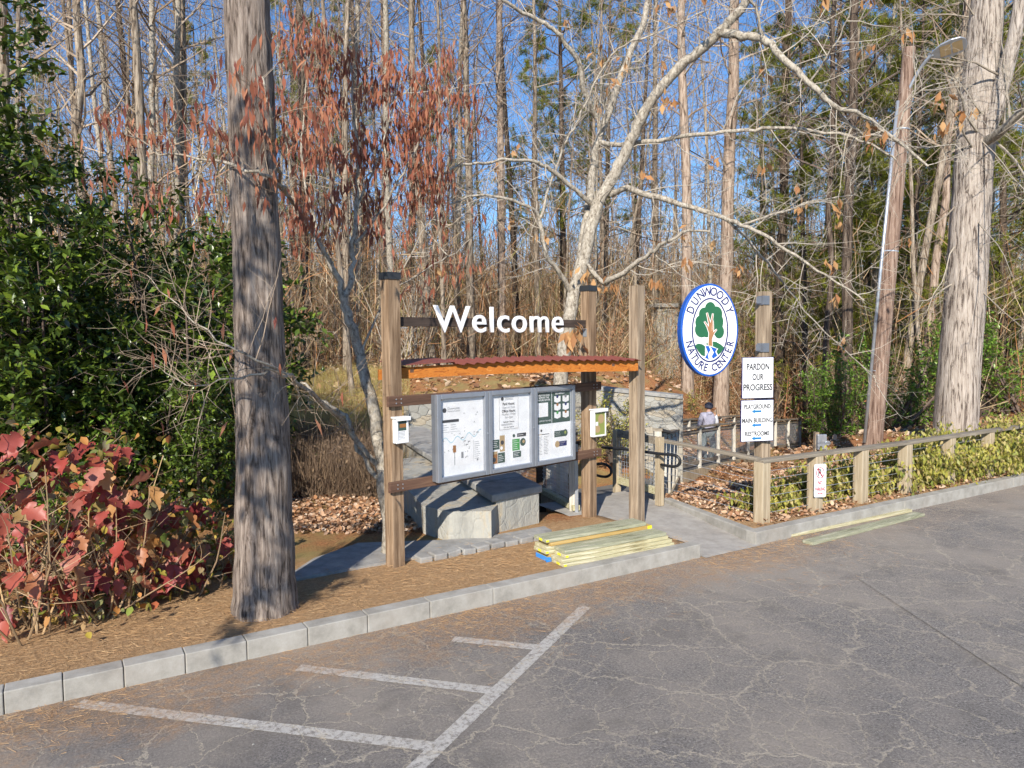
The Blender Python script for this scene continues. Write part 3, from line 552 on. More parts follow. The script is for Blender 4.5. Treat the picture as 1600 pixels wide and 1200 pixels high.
# brochure boxes
def brochure(x, w_, z0, z1, label, green):
    t_ = thing('brochure_box', (KA.x, KA.y, 0), KT, label, 'brochure box'); d = .07; y1 = -S/2-.002; y0 = y1-d
    b = MB(); b.box((x, y1-.004, (z0+z1)/2), (w_, .008, z1-z0)); b.box((x-w_/2+.004, y1-d/2, (z0+z1)/2), (.008, d-.01, z1-z0)); b.box((x+w_/2-.004, y1-d/2, (z0+z1)/2), (.008, d-.01, z1-z0)); b.box((x, y1-d/2, z0+.005), (w_, d, .01))
    b.box((x-w_/2+.011, y0+.004, (z0+z1)/2), (.022, .008, z1-z0)); b.box((x+w_/2-.011, y0+.004, (z0+z1)/2), (.022, .008, z1-z0)); b.box((x, y0+.004, z0+.012), (w_-.044, .008, .024))
    b.build('case', M['white'], t_, bevel=.003)
    b = MB(); b.box((x, y1-d/2-.008, z1+.008), (w_+.03, d+.03, .016)); b.box((x, y0-.02, z1-.008), (w_+.03, .006, .03)); b.build('lid', M['white'], t_, bevel=.004)
    b = MB(); yy = y0+.006; xa, xb = x-w_/2+.02, x+w_/2-.02; za, zb = z0+.02, z1-.015; zm = za+(zb-za)*.5
    quad(b, xa, xb, za, zb, yy, 10)
    if not green:
        quad(b, xa, xb, zm, zb, yy-.001, 1); quad(b, xa+.02, xb-.01, zm+.03, zb-.04, yy-.002, 4); 
        for i in range(6): z = zm-.015-i*.014; quad(b, xa+.01, xb-.02, z, z+.004, yy-.001, 6)
    else:
        quad(b, xa, xb, za, zb, yy-.0005, 8); disc(b, (xa+xb)/2+.02, zb-.1, .06, 3, yy-.001); disc(b, xa+.05, za+.08, .05, 3, yy-.001); quad(b, xa+.01, xa+.06, zm-.03, zm+.02, yy-.0015, 10); quad(b, xb-.07, xb-.005, za+.02, za+.09, yy-.001, 8); quad(b, xa+.005, xb-.06, zb-.02, zb-.008, yy-.001, 10)
    b.build('brochures', mats_p, t_)
brochure(.02, .145, 1.39, 1.64, 'small white brochure box with a green flyer on the leftmost kiosk post', False)
brochure(KL+.06, .235, 1.165, 1.505, 'larger white framed brochure box with a yellow print on the right kiosk post', True)

# ------------------------------------------------------------------ oval sign with its two posts
pc = G(995, 812, .13); pd = G(1190, 806, .13)
gp = thing('gate_post', (pc.x, pc.y, 0), R(40), 'plain weathered post at the right end of the orange fascia, beside the walkway', 'post')
b = MB(); b.box((0, 0, 1.57), (.142, .142, 2.98)); b.build('shaft', M['post_grey'], gp, bevel=.006)
for z in (2.98, 2.40): b = MB(); b.box((.075, 0, z), (.014, .10, .10)); b.box((.11, 0, z), (.08, .012, .07)); b.build('bracket', M['galv'], gp)
ps = thing('sign_post', (pd.x, pd.y, 0), R(25), 'tall weathered post behind the fence corner holding the two white panels', 'post')
b = MB(); b.box((0, 0, 1.55), (.142, .142, 2.86)); b.build('shaft', M['post_grey'], ps, bevel=.006)
for z in (2.87, 2.28): b = MB(); b.box((-.078, -.03, z), (.014, .10, .11)); b.box((-.03, -.078, z), (.09, .014, .11)); b.box((-.12, -.04, z), (.07, .012, .08)); b.build('bracket', M['alu_d'], ps)
oc = D(1106, 516, 9.35)
ov = thing('oval_sign', oc, R(15), 'oval blue rimmed nature center sign with a green tree emblem hung between two posts', 'sign')
def ell(rx, rz, n=64): return [(rx*math.cos(2*math.pi*i/n), rz*math.sin(2*math.pi*i/n)) for i in range(n)]
RX, RZ = .405, .585
b = MB(); b.prism(ell(RX, RZ), -.05, .05); b.build('rim', M['blue'], ov, bevel=.006)
b = MB(); b.prism(ell(RX-.026, RZ-.026), -.055, -.045); b.build('face', M['white'], ov)
def ring(b, rx, rz, w_, y, n=64):
    V = []; 
    for i in range(n): a = 2*math.pi*i/n; V += [(rx*math.cos(a), y, rz*math.sin(a)), ((rx-w_)*math.cos(a), y, (rz-w_)*math.sin(a))]
    b.add(V, [(2*i, 2*((i+1) % n), 2*((i+1) % n)+1, 2*i+1) for i in range(n)])
b = MB(); ring(b, .257, .405, .019, -.0565); b.build('inner_ring', M['navy'], ov)
def blobs(lst, mat, name, y):
    b = MB(); 
    for k_, (x, z, rx, rz) in enumerate(lst): yy = y-.00025*k_; b.add([(x+rx*math.cos(2*math.pi*i/24), yy, z+rz*math.sin(2*math.pi*i/24)) for i in range(24)], [tuple(range(24))])
    b.build(name, mat, ov)
blobs([(0.0, .27, .075, .085), (-.085, .20, .075, .085), (.085, .20, .085, .10), (-.13, .10, .08, .09), (-.12, 0.01, .095, .10), (-.05, .05, .10, .14), (.06, .08, .12, .14), (.11, .11, .075, .09), (.125, -.02, .07, .085), (-.02, .16, .11, .12)], M['tgreen'], 'tree_emblem', -.058)
def ribbon(pts, wd, y, mat, name):
    b = MB(); n = len(pts); V = []
    for i, (x, z) in enumerate(pts):
        a = Vector(pts[max(i-1, 0)]); c_ = Vector(pts[min(i+1, n-1)]); d = (c_-a).normalized(); w2 = wd[i] if hasattr(wd, '__len__') else wd
        V += [(x-d.y*w2, y, z+d.x*w2), (x+d.y*w2, y, z-d.x*w2)]
    b.add(V, [(2*i, 2*i+1, 2*i+3, 2*i+2) for i in range(n-1)]); b.build(name, mat, ov)
limbs = [[(0, -.22), (.0, -.05), (-.01, .08), (-.05, .22)], [(.0, -.08), (.015, .1), (.035, .21)], [(-.005, -.03), (-.04, .05), (-.085, .11)], [(.01, -.08), (.035, .0), (.035, .12)], [(.012, -.10), (.05, -.03), (.09, .01)]]
lw = [[.03, .02, .014, .006], [.018, .012, .005], [.016, .01, .005], [.014, .01, .004], [.014, .009, .004]]
for i, (l, w2) in enumerate(zip(limbs, lw)): ribbon(l, [x+.007 for x in w2], -.0612-.0001*i, M['white'], 'branch_outline')
for i, (l, w2) in enumerate(zip(limbs, lw)): ribbon(l, w2, -.0624-.0001*i, M['tbrown'] if i in (0, 3, 4) else M['tbrown'], 'branch_emblem')
# hills and stream
b = MB(); b.add([(x, -.0575, z) for x, z in ((-.215, -.19), (-.17, -.165), (-.11, -.175), (-.07, -.20), (-.07, -.33), (-.12, -.315), (-.17, -.26))], [tuple(range(7))]); b.add([(x, -.0577, z) for x, z in ((-.06, -.17), (0, -.14), (.08, -.145), (.15, -.18), (.2, -.22), (.16, -.28), (.11, -.32), (.03, -.28), (-.03, -.20))], [tuple(range(9))]); b.build('hill_emblem', M['tgreen'], ov)
b = MB(); b.add([(x, -.0635, z) for x, z in ((-.08, -.19), (0.02, -.20), (.11, -.235), (.085, -.27), (.12, -.33), (0.04, -.375), (-.09, -.355), (-.05, -.28))], [tuple(range(8))]); b.build('stream_edge', M['white'], ov)
b = MB(); b.add([(x, -.0645, z) for x, z in ((-.07, -.197), (-.02, -.2), (.0, -.25), (-.035, -.31), (-.02, -.368), (-.075, -.345), (-.035, -.28))], [tuple(range(7))]); b.add([(x, -.0645, z) for x, z in ((.0, -.205), (.095, -.235), (.07, -.27), (.1, -.325), (.04, -.36), (.02, -.33), (.05, -.28))], [tuple(range(7))]); b.build('stream_emblem', M['blue'], ov)
def arc_text(s, r, top=True, span=1.0, size=.13):
    rx, rz = r; n = len(s)
    for i, ch in enumerate(s):
        if ch == ' ': continue
        f = (i-(n-1)/2)/((n-1)/2)
        a = math.pi/2-f*span if top else -math.pi/2+f*span
        x, z = rx*math.cos(a), rz*math.sin(a)
        nx, nz = math.cos(a)/rx, math.sin(a)/rz; ang = math.atan2(nx, nz) if top else math.atan2(-nx, -nz)
        text(ch, size, M['navy'], ov, (x, -.0572, z), sx=.82, weight=.0028, rot=ang)
arc_text('DUNWOODY', (.312, .482), True, 1.02, .15); arc_text('NATURE CENTER', (.312, .482), False, 1.2, .135)
# direction panels on the sign post
def panel(px0, px1, py0, py1, label):
    c_ = D((px0+px1)/2, (py0+py1)/2, 9.12); w_ = (px1-px0)/F*9.12*1.03; h = (py1-py0)/F*9.12
    t_ = thing('direction_sign', c_, R(13), label, 'sign'); b = MB(); b.box((0, .006, 0), (w_, .012, h)); b.build('edge', M['navy'], t_)
    b = MB(); b.box((0, -.002, 0), (w_-.014, .006, h-.014)); b.build('panel', M['white'], t_); return t_, w_, h
t_, w_, h = panel(1157.5, 1210.5, 558, 622.5, 'white panel reading Pardon Our Progress, upper one on the tall post')
for tx, f in (('PARDON', .27), ('OUR', .02), ('PROGRESS', -.23)):
    o = text(tx, .14, M['ink'], t_, (0, -.0065, 0), weight=.0045); ww = {'PARDON': .72, 'OUR': .36, 'PROGRESS': .93}[tx]*w_/2; fit(o, -ww, ww, f*h-.042, f*h+.042)
b = MB(); quad(b, -w_*.36, w_*.36, h*.41, h*.42, -.0065); quad(b, -w_*.36, w_*.36, -h*.42, -h*.41, -.0065); b.build('rule_line', M['grey'], t_)
t_, w_, h = panel(1155.5, 1210.5, 624.5, 690, 'white wayfinding panel with three blue arrows, lower one on the tall post')
for tx, f, ww in (('PLAYGROUND', .34, .82), ('MAIN BUILDING', .01, .94), ('RESTROOMS', -.31, .76)):
    o = text(tx, .1, M['ink'], t_, (0, -.0065, 0), weight=.0035); fit(o, -ww*w_/2, ww*w_/2, f*h-.030, f*h+.030)
    z = (f-.115)*h; b = MB(); b.add([(x, -.0066, z+dz) for x, dz in ((-.08, 0), (-.035, .027), (-.035, .013), (.055, .013), (.055, -.013), (-.035, -.013), (-.035, -.027))], [tuple(range(7))]); b.build('arrow', M['arrow'], t_)
    if tx != 'RESTROOMS': b = MB(); quad(b, -w_*.36, w_*.36, z-.041, z-.037, -.0065); b.build('rule_line', M['grey'], t_)

# ------------------------------------------------------------------ fence along the kerb with cable infill
fx = [(2.02, 10.55)]; cpnt = G(1190, 816, .13); fpts = [(cpnt.x, cpnt.y)]
for px, py in ((1277, 801), (1351, 785), (1430, 770), (1506, 752), (1575, 738)): q = G(px+2, py, .13); fpts.append((q.x, q.y))
d = Vector((fpts[-1][0]-fpts[0][0], fpts[-1][1]-fpts[0][1])).normalized()
fpts = [(fpts[0][0]+d.x*s_, fpts[0][1]+d.y*s_) for s_ in (0, 1.02, 2.0, 3.05, 4.2, 5.35, 6.5, 7.7)]
fe = thing('cable_fence', (0, 0, 0), 0, 'low timber fence with flat grey top rail and short posts along the right kerb', 'fence')
an = math.atan2(d.y, d.x); FH = .86
for i, (x, y) in enumerate(fpts):
    b = MB(); b.box((0, 0, .46), (.145, .14, FH-.02)); o = b.build('post', M['post_pale'], fe, bevel=.005); o.location = (x, y, 0.0); o.rotation_euler = (0, 0, an)
g0 = Vector((1.98, 10.5, 0)); c0_ = Vector((*fpts[0], 0))
def rail(p, q, z0, z1, name='top_rail', w_=.15, t_=.04, mat='railtop'):
    L = (q-p).length; b = MB(); b.box((L/2, 0, 0), (L, w_, t_)); o = b.build(name, M[mat], fe, bevel=.004)
    dd = (q-p); o.location = (p.x, p.y, z0); o.rotation_euler = Euler((0, -math.atan2(z1-z0, dd.length), math.atan2(dd.y, dd.x))); return o
rail(c0_-Vector((.05, .03, 0)), Vector((*fpts[3], 0)), FH+.035, FH+.01); rail(Vector((*fpts[3], 0))+Vector((d.x*.005, d.y*.005, 0)), Vector((*fpts[7], 0)), FH+.01, FH+.02)
rail(g0, c0_-Vector((.02, -.06, 0)), .98, FH+.045, w_=.10)
for k_ in range(6):
    z = .22+k_*.105; b = MB(); b.tube([(g0.x, g0.y, z+.1), (c0_.x, c0_.y, z)], .004, 4); b.tube([(c0_.x, c0_.y+.05, z), (fpts[-1][0], fpts[-1][1]+.05, z)], .004, 4); b.build('cable', M['galv'], fe)
# no-parking sign
q = Vector((*fpts[1], 0)); np_ = thing('no_parking_sign', (q.x+.02, q.y-.11, .56), R(8), 'small white no parking sign with a red circle on a fence post', 'sign')
b = MB(); n_ = 8; W2, H2, rr = .082, .215, .02; pts = []
for cx, cz, a0_ in ((W2-rr, H2-rr, 0), (-W2+rr, H2-rr, 90), (-W2+rr, -H2+rr, 180), (W2-rr, -H2+rr, 270)):
    for i in range(5): a = R(a0_+i*22.5); pts.append((cx+rr*math.cos(a), cz+rr*math.sin(a)))
b.prism(pts, -.002, .002); b.build('plate', M['white'], np_)
b = MB(); ring(b, .058, .058*1.25, .011, -.0032, 32); b.build('red_ring', M['red'], np_).location = (0, 0, .10)
o = text('R', .16, M['ink'], np_, (0, -.003, 0), weight=.004); fit(o, -.028, .032, .055, .15)
b = MB(); b.add([(-.045, -.0036, .155), (-.036, -.0036, .163), (.045, -.0036, .045), (.036, -.0036, .037)], [(0, 1, 2, 3)]); b.build('red_slash', M['red'], np_)
o = text('NO', .1, M['red'], np_, (0, -.003, 0), weight=.004); fit(o, -.03, .03, -.055, .0)
o = text('PARKING', .1, M['red'], np_, (0, -.003, 0), weight=.004); fit(o, -.068, .068, -.135, -.085)
b = MB(); b.add([(x, -.003, z) for x, z in ((-.04, -.17), (-.02, -.155), (-.02, -.165), (.02, -.165), (.02, -.155), (.04, -.17), (.02, -.185), (.02, -.175), (-.02, -.175), (-.02, -.185))], [tuple(range(10))]); b.build('arrow', M['red'], np_)

# ------------------------------------------------------------------ stacked lumber
la = math.atan2(.64, 1.10)
def board(x, y, z, L, w_, t_, rot, mat, label, tagl=False, tagr=False, tape=False, group='fresh boards stacked by the walkway'):
    o = thing('lumber_board', (x, y, z), rot, label, 'board', group); b = MB(); b.box((L/2, 0, t_/2), (L, w_, t_-.002)); b.build('plank', M[mat], o, bevel=.003)
    if tagl: b = MB(); b.box((-.001, random.uniform(-.02, .02), t_/2), (.004, .055, t_*.6), 0); b.box((.016, -w_/2-.0015, t_*.5), (.032, .003, t_*.5)); b.build('end_tag', M['tag'], o)
    if tagr: b = MB(); b.box((L-.03, -w_/2-.0015, t_/2), (.06, .003, t_*.9)); b.box((L+.0015, -w_/4, t_/2), (.003, .06, t_*.9)); b.build('end_tag', M['tag'], o)
    if tape: b = MB(); b.box((.02, -w_/2-.002, t_/2), (.09, .004, t_*1.3)); b.box((-.003, 0, t_/2), (.004, w_*.95, t_*1.2)); b.build('blue_tape', M['tape'], o)
    return o
ud = Vector((math.cos(la), math.sin(la))); vd = Vector((-ud.y, ud.x))
base_ = G(880, 886, .14); X0, Y0 = base_.x, base_.y
def at(a, v): return X0+ud.x*a+vd.x*v, Y0+ud.y*a+vd.y*v
names = ['bottom', 'second', 'third', 'fourth', 'fifth', 'top']
for k_ in range(6):      # rear pile
    x, y = at(-.02+random.uniform(-.03, .03), .36+random.uniform(-.008, .008)); z = .135+k_*.0385
    board(x, y, z, 1.33+random.uniform(-.03, .03), .235, .038, la+random.uniform(-.008, .008), ('lumber', 'lumber_b', 'lumber', 'lumber', 'lumber_b', 'lumber_c')[k_],
          f'{names[k_]} fresh board of the taller rear lumber pile' + (', faced brown' if k_ == 4 else ''), k_ in (2, 5), k_ == 4, k_ == 0)
for k_ in range(4):      # front pile
    x, y = at(.0+k_*.012+random.uniform(-.02, .02), .10+.012*k_); z = .135+k_*.0385
    board(x, y, z, 1.42+random.uniform(-.03, .05)-.02*k_, .225-.006*k_, .038, la+random.uniform(-.008, .008), ('lumber', 'lumber', 'lumber', 'lumber_c')[k_],
          f'{["bottom", "second", "third", "top"][k_]} fresh board of the lower front lumber pile', k_ in (0, 2))
for k_, (p, q, w_) in enumerate((((1232, 836), (1420, 797), .10), ((1262, 848), (1437, 803), .14))):
    P_, Q_ = G(*p, .02), G(*q, .02); dd = Q_-P_
    board(P_.x, P_.y, .001, dd.length, w_, .038, math.atan2(dd.y, dd.x), ('lumber', 'lumber_c')[k_], ('narrow fresh board lying on the asphalt against the right kerb', 'wider fresh board lying on the asphalt, farther from the right kerb')[k_], group='boards lying along the right kerb')

# ------------------------------------------------------------------ stone walls
P1 = G(773, 786, .5); P2_ = G(846, 771, .5); Pb = G(600, 672, .5)
wl_ = thing('stone_bench_wall', (0, 0, 0), 0, 'long grey stone wall with thick slab cap running back behind the notice board', 'wall')
dd = (Pb-P1); L = dd.length; dn = dd.normalized(); rt = (P2_-P1); wd = rt.length; rn = rt.normalized()
b = MB(); b.slab([(P1+rn*.03+dn*.03), (P1+rn*(wd-.03)+dn*.03), (P1+rn*(wd-.03)+dn*L), (P1+rn*.03+dn*L)], -.6, .505); b.build('masonry', M['stone'], wl_)
q_ = [P1+dn*4-rn*.95, G(640, 806, .15), G(662, 832, .15), G(700, 843, .15), G(768, 842, .15), P1+rn*.05+dn*.02, P1+rn*.05+dn*4]
b = MB(); b.slab(q_, -.4, .47); b.build('masonry', M['stone'], wl_)
s_ = 0; 
while s_ < L-.05:
    l_ = min(random.uniform(.7, 1.0), L-s_); j = random.uniform(-.012, .012); A_ = P1+dn*(s_+.004)-rn*(.03+j); B_ = A_+rn*(wd+.06); C_ = B_+dn*(l_-.008); D_ = A_+dn*(l_-.008)
    b = MB(); b.slab([A_, B_, C_, D_], .507, .60+random.uniform(-.006, .006)); b.build('cap_slab', M['flag'], wl_, bevel=.018); s_ += l_
w2 = thing('stone_retaining_wall', (0, 0, 0), 0, 'pale grey stone retaining wall below the leafy bank behind the boardwalk', 'wall')
q0 = D(640, 660, 15.5); q1 = D(930, 612, 17.5); q2 = D(1067, 626, 17.0); q0.z = 1.1; q1.z = 1.2; q2.z = 1.0
for a_, c_ in ((q0, q1), (q1, q2)):
    n = (c_-a_); n.z = 0; n.normalize(); m_ = Vector((-n.y, n.x, 0))*.4; A, B_ = a_.copy(), c_.copy(); b = MB()
    V = [(A.x, A.y, -1.6), (B_.x, B_.y, -1.6), (B_.x+m_.x, B_.y+m_.y, -1.6), (A.x+m_.x, A.y+m_.y, -1.6), (A.x, A.y, a_.z), (B_.x, B_.y, c_.z), (B_.x+m_.x, B_.y+m_.y, c_.z), (A.x+m_.x, A.y+m_.y, a_.z)]
    b.add(V, [(0, 1, 5, 4), (1, 2, 6, 5), (2, 3, 7, 6), (3, 0, 4, 7), (4, 5, 6, 7)]); b.build('masonry', M['stone2'], w2)
    b = MB(); e = Vector((n.y, -n.x, 0))*.03; b.bar((A.x+m_.x/2, A.y+m_.y/2, a_.z+.045), (B_.x+m_.x/2, B_.y+m_.y/2, c_.z+.045), .48, .085); b.build('cap_slab', M['flag'], w2, bevel=.01)

# ------------------------------------------------------------------ boardwalk
bw = thing('boardwalk', (0, 0, 0), 0, 'grey timber boardwalk ramp with wire mesh railings winding away behind the kiosk', 'boardwalk')
NR = [(2.05, 10.35, .08), (2.75, 13.0, -.30), (4.05, 17.9, -.86), (5.7, 20.3, -1.02), (8.0, 23.6, -1.32), (10.9, 27.8, -1.72)]
FR = [(.80, 9.75, .11), (.62, 12.4, -.3), (1.3, 16.3, -.86), (3.9, 20.9, -1.02), (6.5, 24.7, -1.32), (9.9, 29.6, -1.72)]
Vv = []; Fv = []
for i, (a_, c_) in enumerate(zip(NR, FR)): Vv += [a_, c_, (a_[0], a_[1], a_[2]-.05), (c_[0], c_[1], c_[2]-.05)]
for i in range(len(NR)-1): k_ = i*4; Fv += [(k_, k_+4, k_+5, k_+1), (k_+2, k_+3, k_+7, k_+6), (k_, k_+2, k_+6, k_+4), (k_+1, k_+5, k_+7, k_+3)]
o = mkobj('deck', newmesh('deck', Vv, Fv), M['deck'], bw)
def railing(path, h=1.02, step=1.6, skirt=True, start=0):
    pts = [Vector(p) for p in path]; ps_ = []
    for a_, c_ in zip(pts[:-1], pts[1:]):
        n = max(1, round((c_-a_).length/step)); ps_ += [a_.lerp(c_, i/n) for i in range(n)]
    ps_.append(pts[-1])
    for i, p in enumerate(ps_):
        if i < start: continue
        g = gz(p.x, p.y); b = MB(); zb = min(g-.05, p.z-.25); b.box((0, 0, (p.z+h+zb)/2), (.10, .10, p.z+h-zb)); o = b.build('railing_post', M['pale_rail'], bw); o.location = (p.x, p.y, 0)
    for i, (a_, c_) in enumerate(zip(ps_[:-1], ps_[1:])):
        if i < start: continue
        up = Vector((0, 0, h+.022)); b = MB(); b.bar(a_+up, c_+up, .14, .04); b.build('top_rail', M['railtop'], bw)
        b = MB(); b.bar(a_+Vector((0, 0, .12)), c_+Vector((0, 0, .12)), .04, .09); b.build('mesh_rail', M['railtop'], bw); b = MB(); b.bar(a_+Vector((0, 0, h-.08)), c_+Vector((0, 0, h-.08)), .04, .07); b.build('mesh_rail', M['railtop'], bw)
        b = MB(); dd = c_-a_; n = int(dd.length/.085)
        for j in range(1, n): p = a_+dd*(j/n); b.bar(p+Vector((0, 0, .15)), p+Vector((0, 0, h-.1)), .006, .006)
        for j in range(1, 7): z = .15+(h-.25)*j/7; b.bar(a_+Vector((0, 0, z)), c_+Vector((0, 0, z)), .006, .006)
        b.build('wire_mesh', M['galv'], bw)
        if skirt: b = MB(); b.bar(a_+Vector((.06, -.05, -.16)), c_+Vector((.06, -.05, -.16)), .04, .27); b.build('skirt_board', M['post_pale'], bw)
        b = MB(); off = Vector((-.08, .05, .86)); b.tube([a_+off, c_+off], .02, 8); b.build('handrail', M['black'], bw)
railing(NR, start=0); railing(FR, skirt=False)
# gate panel and looped black handrails by the entrance
gt = thing('mesh_gate', (0, 0, 0), 0, 'opened mesh gate panel in a pale timber frame behind the plain post', 'gate')
ga, gb = Vector((1.56, 10.95, .1)), Vector((2.02, 10.05, .1))
for p in (ga, gb): b = MB(); b.box((p.x, p.y, .58), (.09, .09, .95), R(30)); b.build('frame_post', M['post_pale'], gt, bevel=.004)
for z in (.30, 1.0): b = MB(); b.bar(ga+Vector((0, 0, z-.1)), gb+Vector((0, 0, z-.1)), .05, .10); b.build('frame_rail', M['lumber'] if z < .5 else M['railtop'], gt)
b = MB()
for j in range(1, 16): p = ga.lerp(gb, j/16); b.bar(p+Vector((0, 0, .22)), p+Vector((0, 0, .88)), .005, .005)
for j in range(1, 12): z = .22+.055*j; b.bar(ga+Vector((0, 0, z)), gb+Vector((0, 0, z)), .005, .005)
b.build('wire_mesh', M['galv'], gt)
def loop(pts, label):
    t_ = [Vector(p) for p in pts]; out = []
    for i in range(len(t_)-1):
        p0, p1, p2, p3 = t_[max(i-1, 0)], t_[i], t_[i+1], t_[min(i+2, len(t_)-1)]
        for s_ in (0, .25, .5, .75): out.append(.5*((2*p1)+(p2-p0)*s_+(2*p0-5*p1+4*p2-p3)*s_*s_+(3*p1-p0-3*p2+p3)*s_**3))
    out.append(t_[-1]); b = MB(); b.tube(out, .021, 8); o = b.build('handrail', M['black'], None, smooth=True); tag(o, label, 'handrail', 'black tube handrails at the boardwalk entrance')
loop([D(941, 699, 10.9), D(985, 703, 10.3), D(1030, 709, 9.9), D(1052, 711, 9.75), D(1061, 716, 9.7), D(1062, 724, 9.7), D(1054, 729, 9.75), D(1033, 726, 9.95)], 'black looped handrail passing behind the plain post')
loop([D(930, 725, 11.2), D(945, 725, 10.9), D(954, 732, 10.8), D(954, 741, 10.8), D(945, 745, 10.9), D(930, 742, 11.2)], 'short black looped handrail between the two right posts')
# left panel next to the kiosk post
lp = thing('mesh_fence', (0, 0, 0), 0, 'silver mesh fence panel with posts coloured dark for shade left of the right kiosk post', 'fence')
la_, lb_, lc_ = Vector((.84, 9.66, .0)), Vector((.42, 10.9, .0)), Vector((.0, 12.2, -.1))
b = MB(); b.box((la_.x, la_.y, .55), (.045, .045, .95)); b.build('metal_post', M['galv'], lp)
for p in (lb_, lc_): b = MB(); b.box((p.x, p.y, .35), (.12, .12, 1.5), R(15)); b.build('shade_dark_post', M['beam'], lp)  # dark wood colour stands in for the shadow these two posts are in
for a_, c_ in ((la_, lb_), (lb_, lc_)):
    b = MB(); b.bar(a_+Vector((0, 0, .17)), c_+Vector((0, 0, .17)), .1, .07); b.build('bottom_rail', M['lumber'], lp)
    b = MB(); b.bar(a_+Vector((0, 0, .03)), c_+Vector((0, 0, .03)), .06, .17); b.build('skirt_board', M['post_pale'], lp)
    b = MB(); b.bar(a_+Vector((0, 0, 1.03)), c_+Vector((0, 0, 1.03)), .1, .04); b.build('top_rail', M['beam'], lp)
    b = MB(); n = int((c_-a_).length/.05)
    for j in range(1, n): p = a_.lerp(c_, j/n); b.bar(p+Vector((0, 0, .2)), p+Vector((0, 0, 1.0)), .005, .005)
    for j in range(1, 15): z = .2+.055*j; b.bar(a_+Vector((0, 0, z)), c_+Vector((0, 0, z)), .005, .005)
    b.build('wire_mesh', M['galv'], lp)
# far stone pillar, utility box, low structures to the right
p = D(1041, 480, 42); g = gz(p.x, p.y); t_ = thing('stone_pillar', (p.x, p.y, g), R(10), 'tan stone pillar with a pale slab cap above the bank, left of the oval sign', 'pillar')
b = MB(); b.box((0, 0, (p.z-g)/2), (1.4, .9, p.z-g)); b.build('shaft', M['stone2'], t_); b = MB(); b.box((0, 0, p.z-g+.08), (1.8, 1.2, .22)); b.build('cap', M['kerb'], t_, bevel=.01)
p = D(1282, 690, 15.5); g = gz(p.x, p.y); t_ = thing('utility_box', (p.x, p.y, g), R(5), 'grey electrical box on a short post beyond the no parking sign', 'utility box')
b = MB(); b.box((-.07, .05, .32), (.09, .09, .8)); b.build('post', M['post_grey'], t_); b = MB(); b.box((0, -.03, .52), (.2, .1, .32)); b.build('cabinet', M['galv'], t_, bevel=.01); b = MB(); b.tube([(0.12, -.02, -.1), (0.12, -.02, .5)], .02, 8); b.build('conduit', M['post_pale'], t_); b = MB(); b.tube([(.12, -.05, .5), (.12, -.1, .5)], .05, 12); b.build('meter', M['galv'], t_)
p = D(1436, 640, 33); g = gz(p.x, p.y); t_ = thing('white_shed', (p.x, p.y, g-.3), R(-8), 'low white building glimpsed behind the shrubs beside the big right trunk', 'building')
b = MB(); b.box((0, 1.5, 1.1), (3.4, 3, 2.2)); b.build('wall', M['white'], t_); b = MB(); b.prism([(-1.9, 2.15), (1.9, 2.15), (0, 2.75)], -.2, 3.2); b.build('roof', M['beam'], t_); b = MB(); b.box((.4, -.02, .7), (.9, .05, 1.4)); b.build('door', M['alu_d'], t_)
p = D(1560, 640, 24); t_ = thing('panel_fence', (p.x-.9, p.y, gz(p.x, p.y)), R(5), 'short dark panel fence right of the big pale trunk', 'fence')
for k_ in range(2): b = MB(); b.box((k_*.42, 0, .45), (.40, .03, 1.1)); b.build('panel', M['beam'], t_)
for k_ in range(3): b = MB(); b.box((k_*.42-.21, .03, .5), (.05, .05, 1.3)); b.build('post', M['post_grey'], t_)

# ------------------------------------------------------------------ vegetation tools
def rv(s=1.0): return Vector((random.gauss(0, s), random.gauss(0, s), random.gauss(0, s)))
def poly(P0, dr, L, n, wob, up=0.0, droop=0.0):
    P = [Vector(P0)]; d = Vector(dr).normalized(); s_ = L/n
    for i in range(n):
        d = (d+rv(wob)+Vector((0, 0, up-droop*i/n))).normalized(); P.append(P[-1]+d*s_)
    return P
def perp(t): 
    a = rv(); a = a-t*a.dot(t); return a.normalized()
def spawn(P, n, L, r, mb, t0=.1, spread=.9, nseg=4, wob=.16, up=.06, sides=4, taper=.25, bias=None, shrink=.6):
    """n side shoots along polyline P; returns their polylines"""
    out = []; m = len(P)-1
    for i in range(n):
        t = (t0+(1-t0)*(i+random.random())/n); k_ = min(m-1, int(t*m)); f = t*m-k_; p = P[k_].lerp(P[k_+1], min(1, f)); tg = (P[k_+1]-P[k_]).normalized()
        d = tg*(1-spread*.55)+perp(tg)*spread
        if bias: d += bias
        l_ = L*random.uniform(.55, 1.2)*(1-shrink*t); q = poly(p, d, l_, nseg, wob, up)
        rr = r*(1-.5*t)*random.uniform(.7, 1.1); mb.tube(q, [rr*(1-(1-taper)*j/nseg) for j in range(nseg+1)], sides, cap=False); out.append(q)
    return out
def smoothline(P, sub=4, jit=0.0):
    out = []
    for i in range(len(P)-1):
        p0, p1, p2, p3 = P[max(i-1, 0)], P[i], P[i+1], P[min(i+2, len(P)-1)]
        for j in range(sub):
            s_ = j/sub; out.append(.5*((2*p1)+(p2-p0)*s_+(2*p0-5*p1+4*p2-p3)*s_*s_+(3*p1-p0-3*p2+p3)*s_**3)+rv(jit))
    out.append(P[-1]); return out
def limb(mb, pts, r0, r1, n=8, jit=.012, sub=4):
    P = smoothline([D(*p) for p in pts], sub, jit); m = len(P)
    mb.tube(P, [(r0+(r1-r0)*i/(m-1))*(1+random.uniform(-.06, .06)) for i in range(m)], n, cap=False); return P
